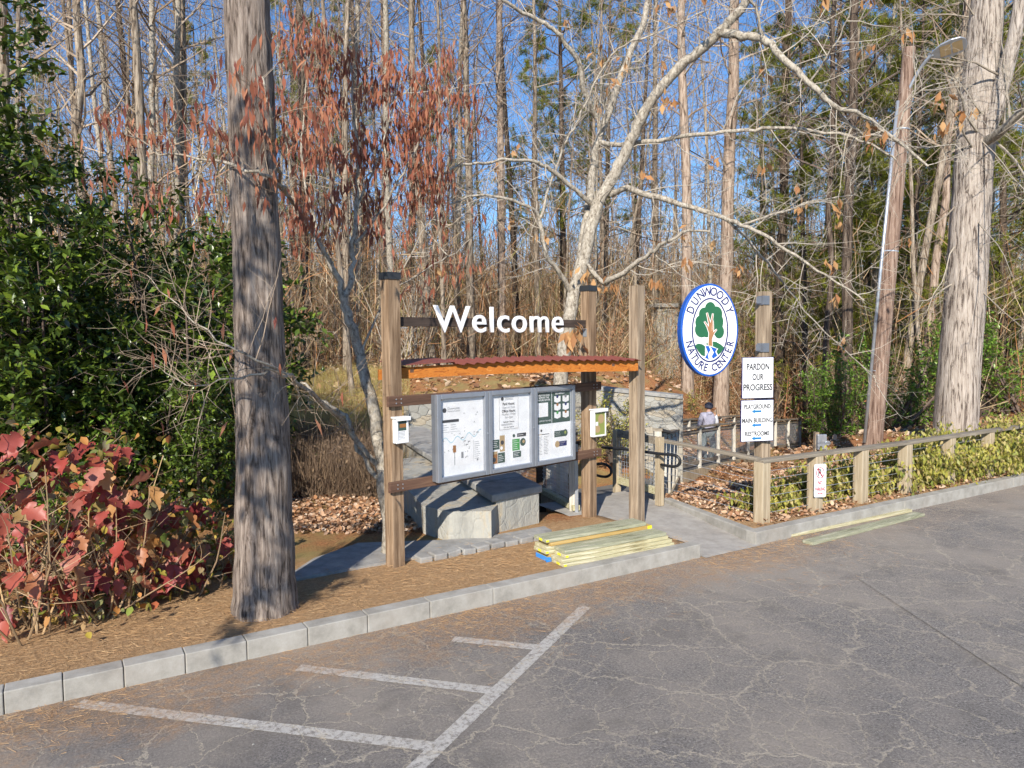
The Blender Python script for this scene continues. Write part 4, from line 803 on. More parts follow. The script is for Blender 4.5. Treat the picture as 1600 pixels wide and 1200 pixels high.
LANCE = (np.array([(0, 0, 0), (.5, .22, .07), (.45, 0, -.02), (.5, -.22, .07), (1, 0, -.08)]), np.array([(0, 2, 1), (0, 3, 2), (1, 2, 4), (2, 3, 4)]))
NARROW = (np.array([(0, 0, 0), (.4, .11, .05), (.4, -.11, .05), (1, 0, -.06)]), np.array([(0, 2, 1), (1, 2, 3)]))
BROAD = (np.array([(0, 0, 0), (.35, .34, .09), (.42, 0, -.03), (.35, -.34, .09), (.75, .26, .05), (.75, -.26, .02), (1, 0, -.12)]), np.array([(0, 2, 1), (0, 3, 2), (1, 2, 4), (2, 3, 5), (4, 2, 6), (2, 5, 6)]))
NEEDLE = (np.array([(0, .012, 0), (0, -.012, 0), (1, 0, -.05)]), np.array([(0, 1, 2)]))
BLADE = (np.array([(0, .045, 0), (0, -.045, 0), (1, 0, -.05)]), np.array([(0, 1, 2)]))
SPRIG = (np.array([(0, .0065, 0), (0, -.0065, 0), (.5, .004, .06), (.5, -.004, .06), (1, 0, .02)]), np.array([(0, 1, 3), (0, 3, 2), (2, 3, 4)]))
_h = [(.03, .04), (.05, .17), (.15, .27), (.26, .31), (.31, .22), (.40, .29), (.50, .37), (.58, .33), (.60, .20), (.68, .20), (.76, .21), (.82, .12), (.92, .06)]
_o1 = [(0, 0)]+_h+[(1.04, 0)]+[(x, -y) for x, y in _h[::-1]]; _sp = [(.2, 0), (.5, 0), (.8, 0)]
def _lobed():
    V = [(x, y, .30*abs(y)-.32*(x-.4)**2+.05*math.sin(9*x+5*y)) for x, y in _o1]+[(x, 0, -.32*(x-.4)**2-.02) for x, y in _sp]; n = len(_o1); Fc = []
    sp_ = lambda x: n+(0 if x < .35 else 1 if x < .65 else 2)
    for i in range(n):
        j = (i+1) % n; a = sp_((_o1[i][0]+_o1[j][0])/2); Fc.append((i, j, a))
    # join the spine fans
    for i in range(n):
        a, b_ = sp_((_o1[i-1][0]+_o1[i][0])/2), sp_((_o1[i][0]+_o1[(i+1) % n][0])/2)
        if a != b_: Fc.append((a, i, b_))
    return np.array(V), np.array(Fc)
LOBED = _lobed()
def rotm(yaw, pitch, roll):
    cy, sy, cp_, sp_, cr_, sr = np.cos(yaw), np.sin(yaw), np.cos(pitch), np.sin(pitch), np.cos(roll), np.sin(roll); n = len(yaw)
    Rm = np.zeros((n, 3, 3))      # x axis = leaf direction, pitched down by `pitch`
    Rm[:, 0, 0] = cy*cp_; Rm[:, 0, 1] = -sy*cr_+cy*sp_*sr; Rm[:, 0, 2] = sy*sr+cy*sp_*cr_
    Rm[:, 1, 0] = sy*cp_; Rm[:, 1, 1] = cy*cr_+sy*sp_*sr; Rm[:, 1, 2] = -cy*sr+sy*sp_*cr_
    Rm[:, 2, 0] = -sp_; Rm[:, 2, 1] = cp_*sr; Rm[:, 2, 2] = cp_*cr_
    return Rm
def leafmesh(name, tpl, pos, size, yaw=None, pitch=(0, .6), roll=.5, smooth=False):
    pos = np.asarray([tuple(p) for p in pos]) if not isinstance(pos, np.ndarray) else pos
    n = len(pos); V0, F0 = tpl; k_ = len(V0)
    if yaw is None: yaw = rng.uniform(0, 2*np.pi, n)
    Rm = rotm(yaw, rng.normal(pitch[0], pitch[1], n), rng.normal(0, roll, n)); s_ = rng.uniform(size[0], size[1], n)
    V = np.einsum('nij,kj->nki', Rm, V0)*s_[:, None, None]+pos[:, None, :]
    Fa = (F0[None]+(np.arange(n)*k_)[:, None, None]).reshape(-1, F0.shape[1])
    return npmesh(name, V.reshape(-1, 3), Fa, smooth)
def tips(lines, per, j=.04, t0=.3):
    out = []
    for P in lines:
        for _ in range(per):
            t = random.uniform(t0, 1)*(len(P)-1); k_ = min(len(P)-2, int(t)); out.append(P[k_].lerp(P[k_+1], t-k_)+rv(j))
    return out

# ------------------------------------------------------------------ background tree prototypes (built once, then copied)
def bare_tree(H, r, nb, low=.2, lean=.02, twig='twig', bk='bark', dead=0, dense=1.0):
    root = thing('bare_tree', (0, 0, -50)); T = MB(); C = MB()
    P = poly((0, 0, -.4), (random.gauss(0, lean), random.gauss(0, lean), 1), H, 16, .012+lean*.3, .02)
    T.tube(P, [r*(1.25 if i == 0 else 1-.82*(i/16)**1.2) for i in range(17)], 8, cap=False)
    br = []; sub = []
    for i in range(nb):
        t = low+(1-low)*(i+random.random())/nb; z = t*16; k_ = min(15, int(z)); p = P[k_].lerp(P[k_+1], z-k_); a = random.uniform(0, 2*math.pi)
        l_ = (1.0+H*.17*(1-t)**.6*(.5+min(1, (t-low)*3)))*random.uniform(.5, 1.15); e = random.uniform(.25, 1.1)
        q = poly(p, (math.cos(a), math.sin(a), e), l_, 5, .13, .07); rr = r*.24*(1-.6*t); C.tube(q, [rr*(1-.8*j/5) for j in range(6)], 4, cap=False); br.append(q)
    for q in br:
        L = (q[-1]-q[0]).length
        s_ = spawn(q, int(5*dense), L*.5, .013, C, .2, .9, 3, .2, .05, 3); sub += s_
        for w_ in s_: spawn(w_, 3, L*.28, .007, C, .15, .9, 2, .25, .03, 3)
    T.build('trunk', M[bk], root, smooth=True); C.build('crown', M[twig], root)
    if dead: mkobj('dead_leaves', leafmesh('dead_leaves', LANCE, tips(br+sub, dead, .08), (.09, .16), pitch=(1.1, .4)), M['deadtan'], root)
    return root
def pine_tree(H, r, low=.3, nb=44):
    root = thing('pine_tree', (0, 0, -50)); T = MB(); C = MB(); pos = []
    P = poly((0, 0, -.4), (random.gauss(0, .015), random.gauss(0, .015), 1), H, 12, .01, .02); T.tube(P, [r*(1-.8*(i/12)) for i in range(13)], 8, cap=False)
    for i in range(nb):
        t = low+(1-low)*(i+random.random())/nb; z = t*12; k_ = min(11, int(z)); p = P[k_].lerp(P[k_+1], z-k_); a = random.uniform(0, 6.28); l_ = (.8+3.6*(1-t)**.6)*random.uniform(.6, 1.1)
        q = poly(p, (math.cos(a), math.sin(a), .25), l_, 4, .1, .05); C.tube(q, [.05*(1-.7*j/4) for j in range(5)], 4, cap=False)
        for s_ in spawn(q, 9, l_*.36, .012, C, .35, .8, 2, .15, .1, 3, shrink=.3): pos += [s_[-1], s_[1]]
        pos.append(q[-1])
    pp = np.repeat(np.array([tuple(x) for x in pos]), 34, 0)+rng.normal(0, .05, (len(pos)*34, 3))
    T.build('trunk', M['bark_dark'], root, smooth=True); C.build('branches', M['twig_dark'], root)
    mkobj('needles', leafmesh('needles', BLADE, pp, (.20, .36), pitch=(-.2, .65)), M['pine'], root); return root
def brush(n, H, spread, twig='brush', dead=0, leaf='beech', size=(.08, .13)):
    root = thing('bare_shrub', (0, 0, -50)); C = MB(); allp = []
    for i in range(n):
        q = poly((random.gauss(0, .15), random.gauss(0, .15), -.15), (random.gauss(0, spread), random.gauss(0, spread), 1), H*random.uniform(.6, 1.1), 7, .09, .03); C.tube(q, [.022*(1-.8*j/7) for j in range(8)], 4, cap=False)
        s_ = spawn(q, 9, H*.3, .010, C, .15, .7, 3, .18, .06, 3); allp += [q]+s_
        for w_ in s_: allp += spawn(w_, 4, H*.14, .006, C, .2, .8, 2, .22, .03, 3)
    C.build('stems', M[twig], root)
    if dead: mkobj('dead_leaves', leafmesh('dead_leaves', LANCE, tips(allp, dead, .05), size, pitch=(.9, .5)), M[leaf], root)
    return root
def evergreen(n, H, spread, ncl, size=(.08, .13), mat='ever', tall=False, leafn=9, holes=.0):
    root = thing('evergreen_shrub', (0, 0, -50)); C = MB(); pos = []; allp = []
    for i in range(n):
        q = poly((random.gauss(0, .12), random.gauss(0, .12), -.15), (random.gauss(0, spread), random.gauss(0, spread), 1), H*random.uniform(.75, 1.05), 8, .06, .03); C.tube(q, [.035*(1-.8*j/8) for j in range(9)], 5, cap=False)
        s_ = spawn(q, 16, H*.30, .012, C, .12, .85, 4, .15, .04, 4, shrink=.55); 
        for w_ in s_: allp += spawn(w_, 4, H*.12, .006, C, .3, .7, 2, .2, .03, 3, shrink=.2)+[w_]
    cl = tips(allp, max(1, ncl//len(allp)), .05, .45)
    pp = np.repeat(np.array([tuple(x) for x in cl]), leafn, 0)+rng.normal(0, .035, (len(cl)*leafn, 3))
    C.build('stems', M['twig_dark'], root); mkobj('foliage', leafmesh('foliage', LANCE, pp, size, pitch=(.1, .6)), M[mat], root); return root
def place(proto, x, y, rz, s_, label, cat, group, name=None, zoff=0, sz=None, z=None):
    used = proto.get('_used'); o = copy_tree(proto) if used else proto
    proto['_used'] = 1
    if '_used' in o and o is not proto: del o['_used']
    o.location = (x, y, (gz(x, y) if z is None else z)+zoff); o.rotation_euler = (0, 0, rz); o.scale = (s_, s_, s_ if sz is None else sz)
    return tag(o, label, cat, group)

random.seed(21)
TR = [bare_tree(24, .15, 34, .18), bare_tree(26, .18, 36, .25, .02), bare_tree(22, .10, 26, .12, .04, 'twig_pale', 'bark_pale'), bare_tree(20, .085, 24, .1, .05), bare_tree(27, .17, 34, .3, .015, 'twig_dark', 'bark_dark'),
      bare_tree(24, .13, 34, .2, .03, 'twig_pale', 'bark_pale'), bare_tree(21, .07, 24, .08, .06, 'twig_pale', 'bark')]
PN = [pine_tree(22, .2, .12, 52), pine_tree(25, .24, .28, 46)]
BR = [brush(6, 3.2, .3), brush(5, 4.5, .22, 'twig'), brush(7, 2.6, .4, 'brush', 1, 'beech'), brush(6, 4.2, .25, 'twig_pale'), brush(6, 3.4, .32, 'brush', 3, 'beech')]

# individually described trunks: (px at ground, px at top of frame, distance, prototype, width scale, label)
def one(proto, px, d, s_, label, lean_px=0, name='bare_tree', zoff=0, cat='tree', rz=None):
    p = D(px, 560, d); o = place(proto, p.x, p.y, random.uniform(0, 6.28) if rz is None else rz, s_, label, cat, None)
    o.rotation_euler[1] = math.atan(-lean_px*0); return o
def straight(px0, px1, d, r, bk, label, H=None, n=10, br=True, twig='twig', low=.45):
    """a tall trunk whose foot stands at column px0 and which crosses the top of the frame at column px1"""
    a = D(px0, 560, d); g = gz(a.x, a.y); b1 = D(px1, 0, d); root = thing('tall_tree', (a.x, a.y, g), 0, label, 'tree'); T = MB(); C = MB()
    L = Vector((b1.x-a.x, 0, b1.z-g)); top = L*1.35; P = [top*(i/n)+Vector((random.gauss(0, .05), random.gauss(0, .05), 0))*(i > 0) for i in range(n+1)]; P[0].z -= .3
    T.tube(P, [r*(1.25 if i == 0 else 1-.5*i/n) for i in range(n+1)], 12, cap=False); T.build('trunk', M[bk], root, smooth=True)
    if br:
        q = spawn(P, 26, 3.2, .06, C, low, .9, 4, .15, .05, 4, shrink=.3); 
        for w_ in q:
            for x in spawn(w_, 6, 1.3, .014, C, .2, .9, 3, .2, .04, 3): spawn(x, 3, .6, .007, C, .2, .9, 2, .2, .03, 3)
        C.build('crown', M[twig], root)
    return root
random.seed(5)
straight(1074, 1066, 27, .21, 'bark_pink', 'tall straight pinkish trunk rising just behind the oval sign', low=.5)
straight(1126, 1150, 29, .29, 'bark_pink', 'thick pinkish forked trunk rising right of the oval sign, behind the post', low=.42)
straight(1290, 1305, 24, .11, 'bark_dark', 'dark thin trunk left of the leaning light pole', twig='twig_dark')
straight(1322, 1337, 23, .18, 'bark_dark', 'dark thick trunk nearest the light pole on its left side', twig='twig_dark')
straight(1398, 1515, 25, .15, 'bark', 'grey trunk just right of the light pole in green undergrowth')
straight(1440, 1512, 26, .16, 'bark_pink', 'leaning trunk between the light pole and the big pale trunk')
straight(238, 236, 22, .12, 'bark_pale', 'slender pale trunk above the dark evergreens on the left')
straight(135, 118, 20, .15, 'bark', 'brownish trunk standing behind the evergreens at the far left')
straight(8, 4, 17, .14, 'bark', 'brown trunk at the left edge of the view')
straight(282, 276, 24, .14, 'bark_pale', 'pale trunk left of the big oak beside the mulch')
straight(560, 556, 30, .14, 'bark_pale', 'white barked slim trunk above the left kiosk post')
straight(601, 599, 34, .18, 'bark_pink', 'slim tan trunk just right of the white barked one')
straight(642, 645, 32, .17, 'bark_dark', 'slim dark trunk above the letter W of the kiosk')
straight(784, 781, 36, .22, 'bark_pink', 'tan trunk above the middle of the Welcome letters')
straight(482, 470, 26, .2, 'bark_dark', 'dark trunk immediately right of the big oak trunk')
straight(1215, 1228, 33, .22, 'bark_dark', 'dark trunk beyond the white direction panels')
straight(712, 722, 40, .17, 'bark_pale', 'distant pale trunk above the letter l of the kiosk')
straight(1022, 1024, 44, .2, 'bark', 'distant grey trunk behind the plain post near the walkway')

# the mass of look-alike woodland trees
random.seed(99)
spots = []
def free(px, d):
    if 700 < px < 1290 and d < 31: return False
    if px > 1290 and d < 22: return False
    p = D(px, 560, d); return p
n_bare = 0; tries = 0
while n_bare < 265 and tries < 4000:
    tries += 1; d = 19+85*random.random()**1.15; px = random.uniform(-60, 1660); p = free(px, d)
    if not p: continue
    if any((p.x-a)**2+(p.y-b_)**2 < (1.5+.012*d)**2 for a, b_ in spots): continue
    if 1040 < px < 1190 and d > 30 and random.random() < .5: continue
    spots.append((p.x, p.y)); k_ = random.choice((0, 1, 2, 2, 3, 3, 4, 5, 6, 6, 6, 3))
    o = place(TR[k_], p.x, p.y, random.uniform(0, 6.28), random.uniform(.85, 1.15), 'slender leafless woodland tree among many on the slope behind the clearing', 'tree', 'leafless woodland trees'); n_bare += 1
npn = 0
for px, d, s_, k_ in ((1262, 31, .8, 0), (1345, 34, .85, 0), (1295, 37, .95, 0), (1385, 40, 1.0, 0), (1225, 38, .9, 0), (1425, 28, .75, 0), (1530, 28, .75, 0), (1400, 30, .85, 0), (1490, 36, 1, 0), (1570, 28, .9, 0), (1600, 40, 1, 1), (1310, 46, 1.1, 1), (1450, 50, 1.1, 1), (1380, 52, 1.15, 1), (880, 42, 1.0, 1),
                      (945, 50, 1.05, 1), (470, 44, 1.0, 1), (540, 62, 1.1, 1), (700, 66, 1.0, 1), (1540, 50, 1.1, 1), (60, 52, 1, 1), (330, 60, 1, 1), (1195, 60, 1.05, 1), (1640, 33, .95, 0), (830, 70, 1.1, 1)):
    p = D(px, 560, d); place(PN[k_], p.x, p.y, random.uniform(0, 6.28), s_, 'green needled pine standing among the leafless woodland trees', 'pine tree', 'pines in the wood', zoff=0 if px > 1200 else 0)
nb_ = 0; tries = 0
while nb_ < 130 and tries < 4000:
    tries += 1; d = 13.5+62*random.random()**1.3; px = random.uniform(-40, 1640)
    if 700 < px < 1290 and d < 31: continue
    if px > 1290 and d < 22: continue
    if 430 < px < 700 and d < 21: continue
    p = D(px, 560, d); k_ = random.choice((0, 1, 2, 3, 4, 0, 3)) if px < 1150 else random.choice((0, 1, 4, 4, 2))
    place(BR[k_], p.x, p.y, random.uniform(0, 6.28), random.uniform(.8, 1.35), 'tangled leafless brush in the understorey between the tree trunks', 'shrub', 'understorey brush'); nb_ += 1
# rusty beech saplings right of the oval sign and yellow shrubs by the boardwalk
for i, (px, d, s_) in enumerate(((1180, 33, 1.1), (1215, 34, 1.2), (1255, 33, 1.1), (1130, 34, .9), (1020, 33, .9), (955, 33, 1.0), (1290, 30, .9), (1160, 38, 1.2), (1240, 39, 1.3))):
    p = D(px, 560, d); place(BR[4], p.x, p.y, i*1.1, s_, 'shrub holding rusty dead leaves on the bank behind the boardwalk', 'shrub', 'rusty leaved shrubs behind the boardwalk')

# ------------------------------------------------------------------ evergreens
random.seed(31)
E1 = evergreen(5, 3.4, .30, 820); E2 = evergreen(3, 6.0, .10, 900, (.09, .16)); E3 = evergreen(6, 2.3, .5, 560, (.06, .10), 'holly')
for i, (pr, px, d, s_, lb) in enumerate(((E2, 45, 10.5, 1.12, 'tall dark evergreen rising at the top left corner of the view'), (E1, 130, 10.0, 1.38, 'broad dark evergreen shrub behind the red leaved hydrangea, left part'),
        (E1, 245, 10.6, 1.38, 'dark evergreen shrub filling the gap left of the big oak trunk'), (E1, 330, 11.5, 1.25, 'dark evergreen shrub partly hidden by the big oak trunk'), (E2, 130, 12.5, .88, 'slim dark evergreen behind the broad evergreen shrubs'),
        (E1, 20, 9.0, 1.2, 'dark evergreen shrub at the left edge above the red leaves'), (E1, 190, 9.3, .8, 'lower dark evergreen shrub just behind the top of the red leaves'), (E1, 300, 9.2, .62, 'small dark evergreen near the foot of the big oak'), (E1, 215, 14, 1.25, 'far dark evergreen shrub under the slender pale trunk'),
        (E3, 60, 8.3, .8, 'bright green broadleaf shrub just above the red leaves at the left'), (E3, 1312, 21, 1.15, 'bright green shrub left of the light pole foot'), (E3, 1395, 21, 1.45, 'bright green shrub right of the light pole'),
        (E3, 1470, 38, 1.5, 'bright green shrub between two trunks left of the big pale trunk'), (E3, 1590, 24, 1.7, 'bright green shrub at the right edge of the view'), (E3, 1285, 31, 1.4, 'bright green shrub behind the end of the boardwalk'), (E2, 1560, 31, 1.0, 'tall dark evergreen right of the big pale trunk'),
        (E3, 1420, 30, 2.3, 'tall holly like green shrub in the back right of the light pole'), (E1, 1340, 30, 1.2, 'dark evergreen behind the light pole'), (E2, 85, 9.6, 1.1, 'second tall dark evergreen at the top left, right of the edge one'), (E3, 1350, 25, 1.6, 'tall bright green shrub just behind the light pole'), (E3, 1490, 30, 1.9, 'tall bright green shrub far behind the big pale trunk'), (E3, 1000, 34, 1.0, 'green shrub on the bank between the plain post and the oval sign'), (E3, 655, 38, 1.3, 'green shrub on the bank under the letter W'))):
    p = D(px, 560, d); place(pr, p.x, p.y, i*1.7, s_, lb, 'evergreen shrub', None)
# yellow-green shrub in front of the retaining wall
EY = evergreen(5, 1.5, .45, 260, (.05, .09), 'vine', leafn=7); p = D(962, 660, 15.8); place(EY, p.x, p.y, 1, 1.0, 'thin green shrub growing against the stone retaining wall', 'shrub', None, z=-.1)
p = D(1070, 640, 25); place(EY, p.x, p.y, 2, 1.0, 'yellowing shrub at the right end of the retaining wall', 'shrub', None, z=-.7)

# ------------------------------------------------------------------ big oak beside the mulch
def barktube(name, P, rad, mat, parent, n=28, ridge=.03, sub=3):
    P = smoothline(P, sub, .004); m = len(P); V = []; rg = [random.uniform(-1, 1) for _ in range(n)]
    rr = np.interp(np.linspace(0, 1, m), np.linspace(0, 1, len(rad)), rad)
    a = Vector((1, 0, 0))
    for i in range(m):
        t = (P[min(i+1, m-1)]-P[max(i-1, 0)]).normalized(); a = (a-t*a.dot(t)).normalized(); b_ = t.cross(a)
        for j in range(n):
            rg[j] += random.uniform(-.25, .25); rg[j] = max(-1, min(1, rg[j])); an = 6.2832*j/n; q = rr[i]*(1+ridge*rg[j]+.02*math.sin(3*an+i*.2)); V.append(P[i]+(a*math.cos(an)+b_*math.sin(an))*q)
    Fc = [(i*n+j, i*n+(j+1) % n, (i+1)*n+(j+1) % n, (i+1)*n+j) for i in range(m-1) for j in range(n)]
    return mkobj(name, newmesh(name, V, Fc, smooth=True), mat, parent)
random.seed(8)
oak = thing('oak_tree', (0, 0, 0), 0, 'big furrowed oak trunk rising from the mulch left of the kiosk', 'tree')
d0 = 6.15
P = [D(414, 968, d0), D(413, 900, d0), D(412, 760, d0+.02), D(407, 560, d0+.05), D(400, 350, d0+.05), D(392, 150, d0+.05), D(385, 0, d0+.05)]
P += [P[-1]+Vector((-.05, .1, 1.8)), P[-1]+Vector((-.1, .3, 5)), P[-1]+Vector((-.1, .5, 9))]
barktube('trunk', P, [.285, .245, .222, .20, .19, .182, .178, .16, .12, .05], M['bark_oak'], oak, 40, .035, 6)
b = MB(); q = spawn(P[6:], 16, 3.0, .05, b, .35, .9, 4, .15, .04, 5)
for w_ in q: spawn(w_, 6, 1.2, .014, b, .2, .9, 3, .2, .02, 3)
b.build('crown', M['twig'], oak)

# ------------------------------------------------------------------ forked small tree behind the left kiosk post, with hanging dead leaves
random.seed(14)
sw = thing('forked_tree', (0, 0, 0), 0, 'smooth forked tree with hanging red brown leaves behind the left kiosk post', 'tree'); T = MB(); C = MB(); lv = []; A = []
A.append(limb(T, [(611, 880, 7.75), (606, 800, 7.75), (598, 745, 7.75), (590, 670, 7.8), (572, 600, 7.9), (560, 540, 8.0), (541, 490, 8.0), (536, 460, 8.0)], .085, .04, 10))
A.append(limb(T, [(596, 735, 7.75), (566, 700, 7.7), (540, 665, 7.6), (500, 625, 6.9), (455, 590, 6.1), (410, 575, 5.75)], .032, .012, 7))
A.append(limb(T, [(598, 752, 7.75), (560, 700, 7.8), (545, 660, 7.9), (530, 640, 8.0), (500, 625, 8.1), (470, 598, 8.2)], .03, .014, 7))
A.append(limb(T, [(536, 465, 8.0), (525, 430, 8.0), (500, 385, 7.9), (470, 330, 7.8), (440, 290, 7.0), (425, 200, 5.8), (410, 120, 5.7)], .036, .010, 8))
A.append(limb(T, [(540, 470, 8.0), (552, 420, 8.1), (553, 380, 8.2), (556, 320, 8.3), (560, 240, 8.4), (552, 150, 8.4), (545, 90, 8.5)], .036, .009, 8))
A.append(limb(T, [(452, 305, 7.3), (430, 285, 6.3), (400, 270, 5.75), (330, 250, 6.3), (250, 235, 6.9), (190, 200, 6.8)], .018, .006, 6))
A.append(limb(T, [(553, 385, 8.2), (600, 320, 8.4), (640, 250, 8.6), (680, 180, 8.8), (720, 120, 9)], .018, .006, 6))
A.append(limb(T, [(500, 385, 7.9), (480, 300, 8.1), (470, 220, 8.3), (480, 120, 8.4), (470, 60, 8.5)], .018, .006, 6))
A.append(limb(T, [(556, 340, 8.3), (590, 250, 8.5), (610, 180, 8.6), (625, 110, 8.7)], .016, .005, 6))
A.append(limb(T, [(565, 560, 7.95), (600, 470, 8.2), (650, 430, 8.5), (700, 400, 8.8), (745, 370, 9)], .014, .005, 5))
A.append(limb(T, [(455, 590, 6.1), (400, 560, 5.65), (340, 530, 5.8), (280, 480, 6.2), (230, 430, 6.5)], .012, .004, 5))
A.append(limb(T, [(420, 580, 5.8), (360, 590, 5.7), (290, 600, 6.0), (240, 570, 6.5)], .009, .003, 5))
A.append(limb(T, [(700, 400, 8.8), (660, 350, 8.9), (640, 300, 9.0), (650, 230, 9.0)], .01, .004, 5))
T.build('trunk', M['bark_pale'], sw, smooth=True)
for i, q in enumerate(A):
    n_ = (10, 14, 6, 14, 16, 18, 16, 14, 12, 12, 22, 18, 10)[i]; up = .03
    s1 = spawn(q, n_, .75 if i else .4, .006, C, .25 if i else .5, .9, 4, .16, up, 4, shrink=.3)
    s2 = [];
    for w_ in s1: s2 += spawn(w_, 5, .42, .0032, C, .15, .9, 3, .2, .02, 3)
    if i in (3, 4, 5, 6, 7, 8, 12, 9): lv += tips(s1+s2, {3: 5, 4: 7, 5: 4, 6: 7, 7: 8, 8: 8, 12: 6, 9: 2}[i], .05, .2)
    elif i in (10, 11, 1): lv += tips(s1, 1, .05, .3)[::2]
C.build('twigs', M['twig'], sw)
lv = [p for p in lv if p.z > 1.6]
mkobj('hanging_leaves', leafmesh('hanging_leaves', NARROW, lv, (.09, .16), pitch=(1.35, .22), roll=1.2), M['deadred'], sw)

# ------------------------------------------------------------------ pale branching tree in the middle
random.seed(40)
pt = thing('pale_tree', (0, 0, 0), 0, 'pale barked tree with crooked spreading limbs behind the right kiosk post', 'tree'); T = MB(); C = MB(); B_ = []
_limb = limb
def limb(mb, pts, r0, r1, n=8): return _limb(mb, pts, r0*.84, r1*.84, n)
B_.append(limb(T, [(872, 640, 13.0), (880, 560, 13.0), (893, 480, 13.0), (912, 400, 13.0), (935, 320, 13.0), (962, 270, 12.9), (985, 220, 12.8), (1010, 170, 12.6), (1060, 105, 12.4), (1100, 75, 12.2), (1130, 42, 12.0), (1165, 5, 11.8), (1200, -60, 11.6)], .155, .075, 12))
B_.append(limb(T, [(905, 420, 13.0), (915, 350, 13.2), (925, 290, 13.3), (935, 220, 13.4), (960, 150, 13.5), (985, 80, 13.6), (1008, 30, 13.7), (1018, -40, 13.8)], .10, .06, 10))
B_.append(limb(T, [(1120, 50, 12.1), (1160, 57, 11.8), (1200, 65, 11.6), (1225, 95, 11.4), (1265, 130, 11.2), (1300, 165, 11.1), (1350, 180, 11), (1400, 220, 10.9), (1450, 260, 10.8)], .085, .02, 8))
B_.append(limb(T, [(1300, 165, 11.1), (1340, 205, 11.3), (1380, 215, 11.5), (1430, 230, 11.7), (1500, 225, 12)], .03, .01, 6))
B_.append(limb(T, [(935, 225, 13.3), (1010, 222, 12.9), (1080, 210, 12.6), (1150, 205, 12.3), (1210, 198, 12.1), (1290, 205, 11.8), (1360, 225, 11.5), (1400, 250, 11.3)], .055, .016, 8))
B_.append(limb(T, [(955, 305, 13.0), (980, 295, 12.7), (1030, 308, 12.4), (1100, 330, 12.1), (1140, 345, 11.9), (1180, 360, 11.6), (1230, 390, 11.4), (1290, 430, 11.2), (1350, 470, 11)], .07, .014, 8))
B_.append(limb(T, [(1150, 355, 11.9), (1210, 335, 12.1), (1270, 315, 12.3), (1340, 305, 12.5)], .03, .01, 6))
B_.append(limb(T, [(1140, 345, 11.9), (1190, 400, 12), (1230, 450, 12.1), (1290, 520, 12.2), (1370, 590, 12.3)], .028, .008, 6))
B_.append(limb(T, [(895, 460, 13.0), (870, 420, 12.8), (850, 390, 12.6), (843, 340, 12.5), (820, 320, 12.3), (780, 308, 12.1), (740, 305, 12), (700, 320, 11.8)], .06, .014, 8))
B_.append(limb(T, [(925, 320, 13.1), (890, 290, 12.8), (860, 265, 12.6), (830, 252, 12.4), (770, 253, 12.2), (720, 258, 12.0), (690, 275, 11.9)], .055, .016, 8))
B_.append(limb(T, [(930, 185, 13.5), (915, 150, 13.2), (905, 100, 13), (880, 62, 12.8), (865, 45, 12.7), (835, 30, 12.6), (800, 10, 12.4), (770, -20, 12.3)], .065, .03, 8))
B_.append(limb(T, [(843, 345, 12.5), (855, 300, 12.6), (870, 260, 12.7), (885, 220, 12.6), (900, 195, 12.6), (920, 150, 12.5), (950, 95, 12.4), (975, 70, 12.3), (1040, 45, 12.2), (1100, 18, 12)], .03, .012, 7))
B_.append(limb(T, [(950, 440, 12.9), (975, 425, 12.6), (1010, 400, 12.3), (1040, 380, 12.0), (1075, 362, 11.8), (1110, 362, 11.6)], .06, .02, 8))
B_.append(limb(T, [(905, 400, 13), (940, 440, 12.9), (945, 442, 12.85)], .05, .05, 6))
B_.append(limb(T, [(1015, 390, 12.3), (1050, 420, 12.1), (1100, 450, 11.9), (1150, 455, 11.8)], .02, .006, 5))
B_.append(limb(T, [(1190, 60, 11.6), (1185, 20, 11.5), (1160, -10, 11.4)], .03, .02, 6))
B_.append(limb(T, [(1265, 130, 11.2), (1290, 90, 11.0), (1320, 40, 10.8), (1330, -10, 10.6)], .022, .008, 6))
B_.append(limb(T, [(1400, 220, 10.9), (1420, 160, 10.8), (1460, 130, 10.7), (1520, 120, 10.6)], .016, .006, 5))
T.build('trunk', M['bark_pale'], pt, smooth=True); lf = []
for i, q in enumerate(B_):
    if i == 13: continue
    L = sum((q[j+1]-q[j]).length for j in range(len(q)-1)); n_ = max(5, int(L*3.8))
    s1 = spawn(q, n_, 1.5, .014, C, .3 if i < 2 else .15, .9, 5, .16, .02, 4, shrink=.3)
    for w_ in s1:
        s2 = spawn(w_, 6, .8, .006, C, .15, .9, 3, .2, .01, 3)
        for x in s2: spawn(x, 3, .3, .0035, C, .2, .9, 2, .2, 0, 3)
        if random.random() < .22: lf += [w_[-1]+rv(.06) for _ in range(5)]
C.build('twigs', M['twig_pale'], pt)
for px, py, d in ((905, 430, 12.6), (940, 445, 12.4), (955, 440, 12.4), (1025, 440, 12.2), (1475, 200, 11), (1510, 175, 11), (1470, 160, 11), (895, 515, 8.9), (890, 520, 8.9), (1372, 215, 11), (920, 435, 12.5), (690, 420, 12)): lf += [D(px, py, d)+rv(.07) for _ in range(7)]
mkobj('dead_leaves', leafmesh('dead_leaves', LANCE, lf, (.13, .22), pitch=(1.2, .4), roll=1), M['deadtan'], pt)

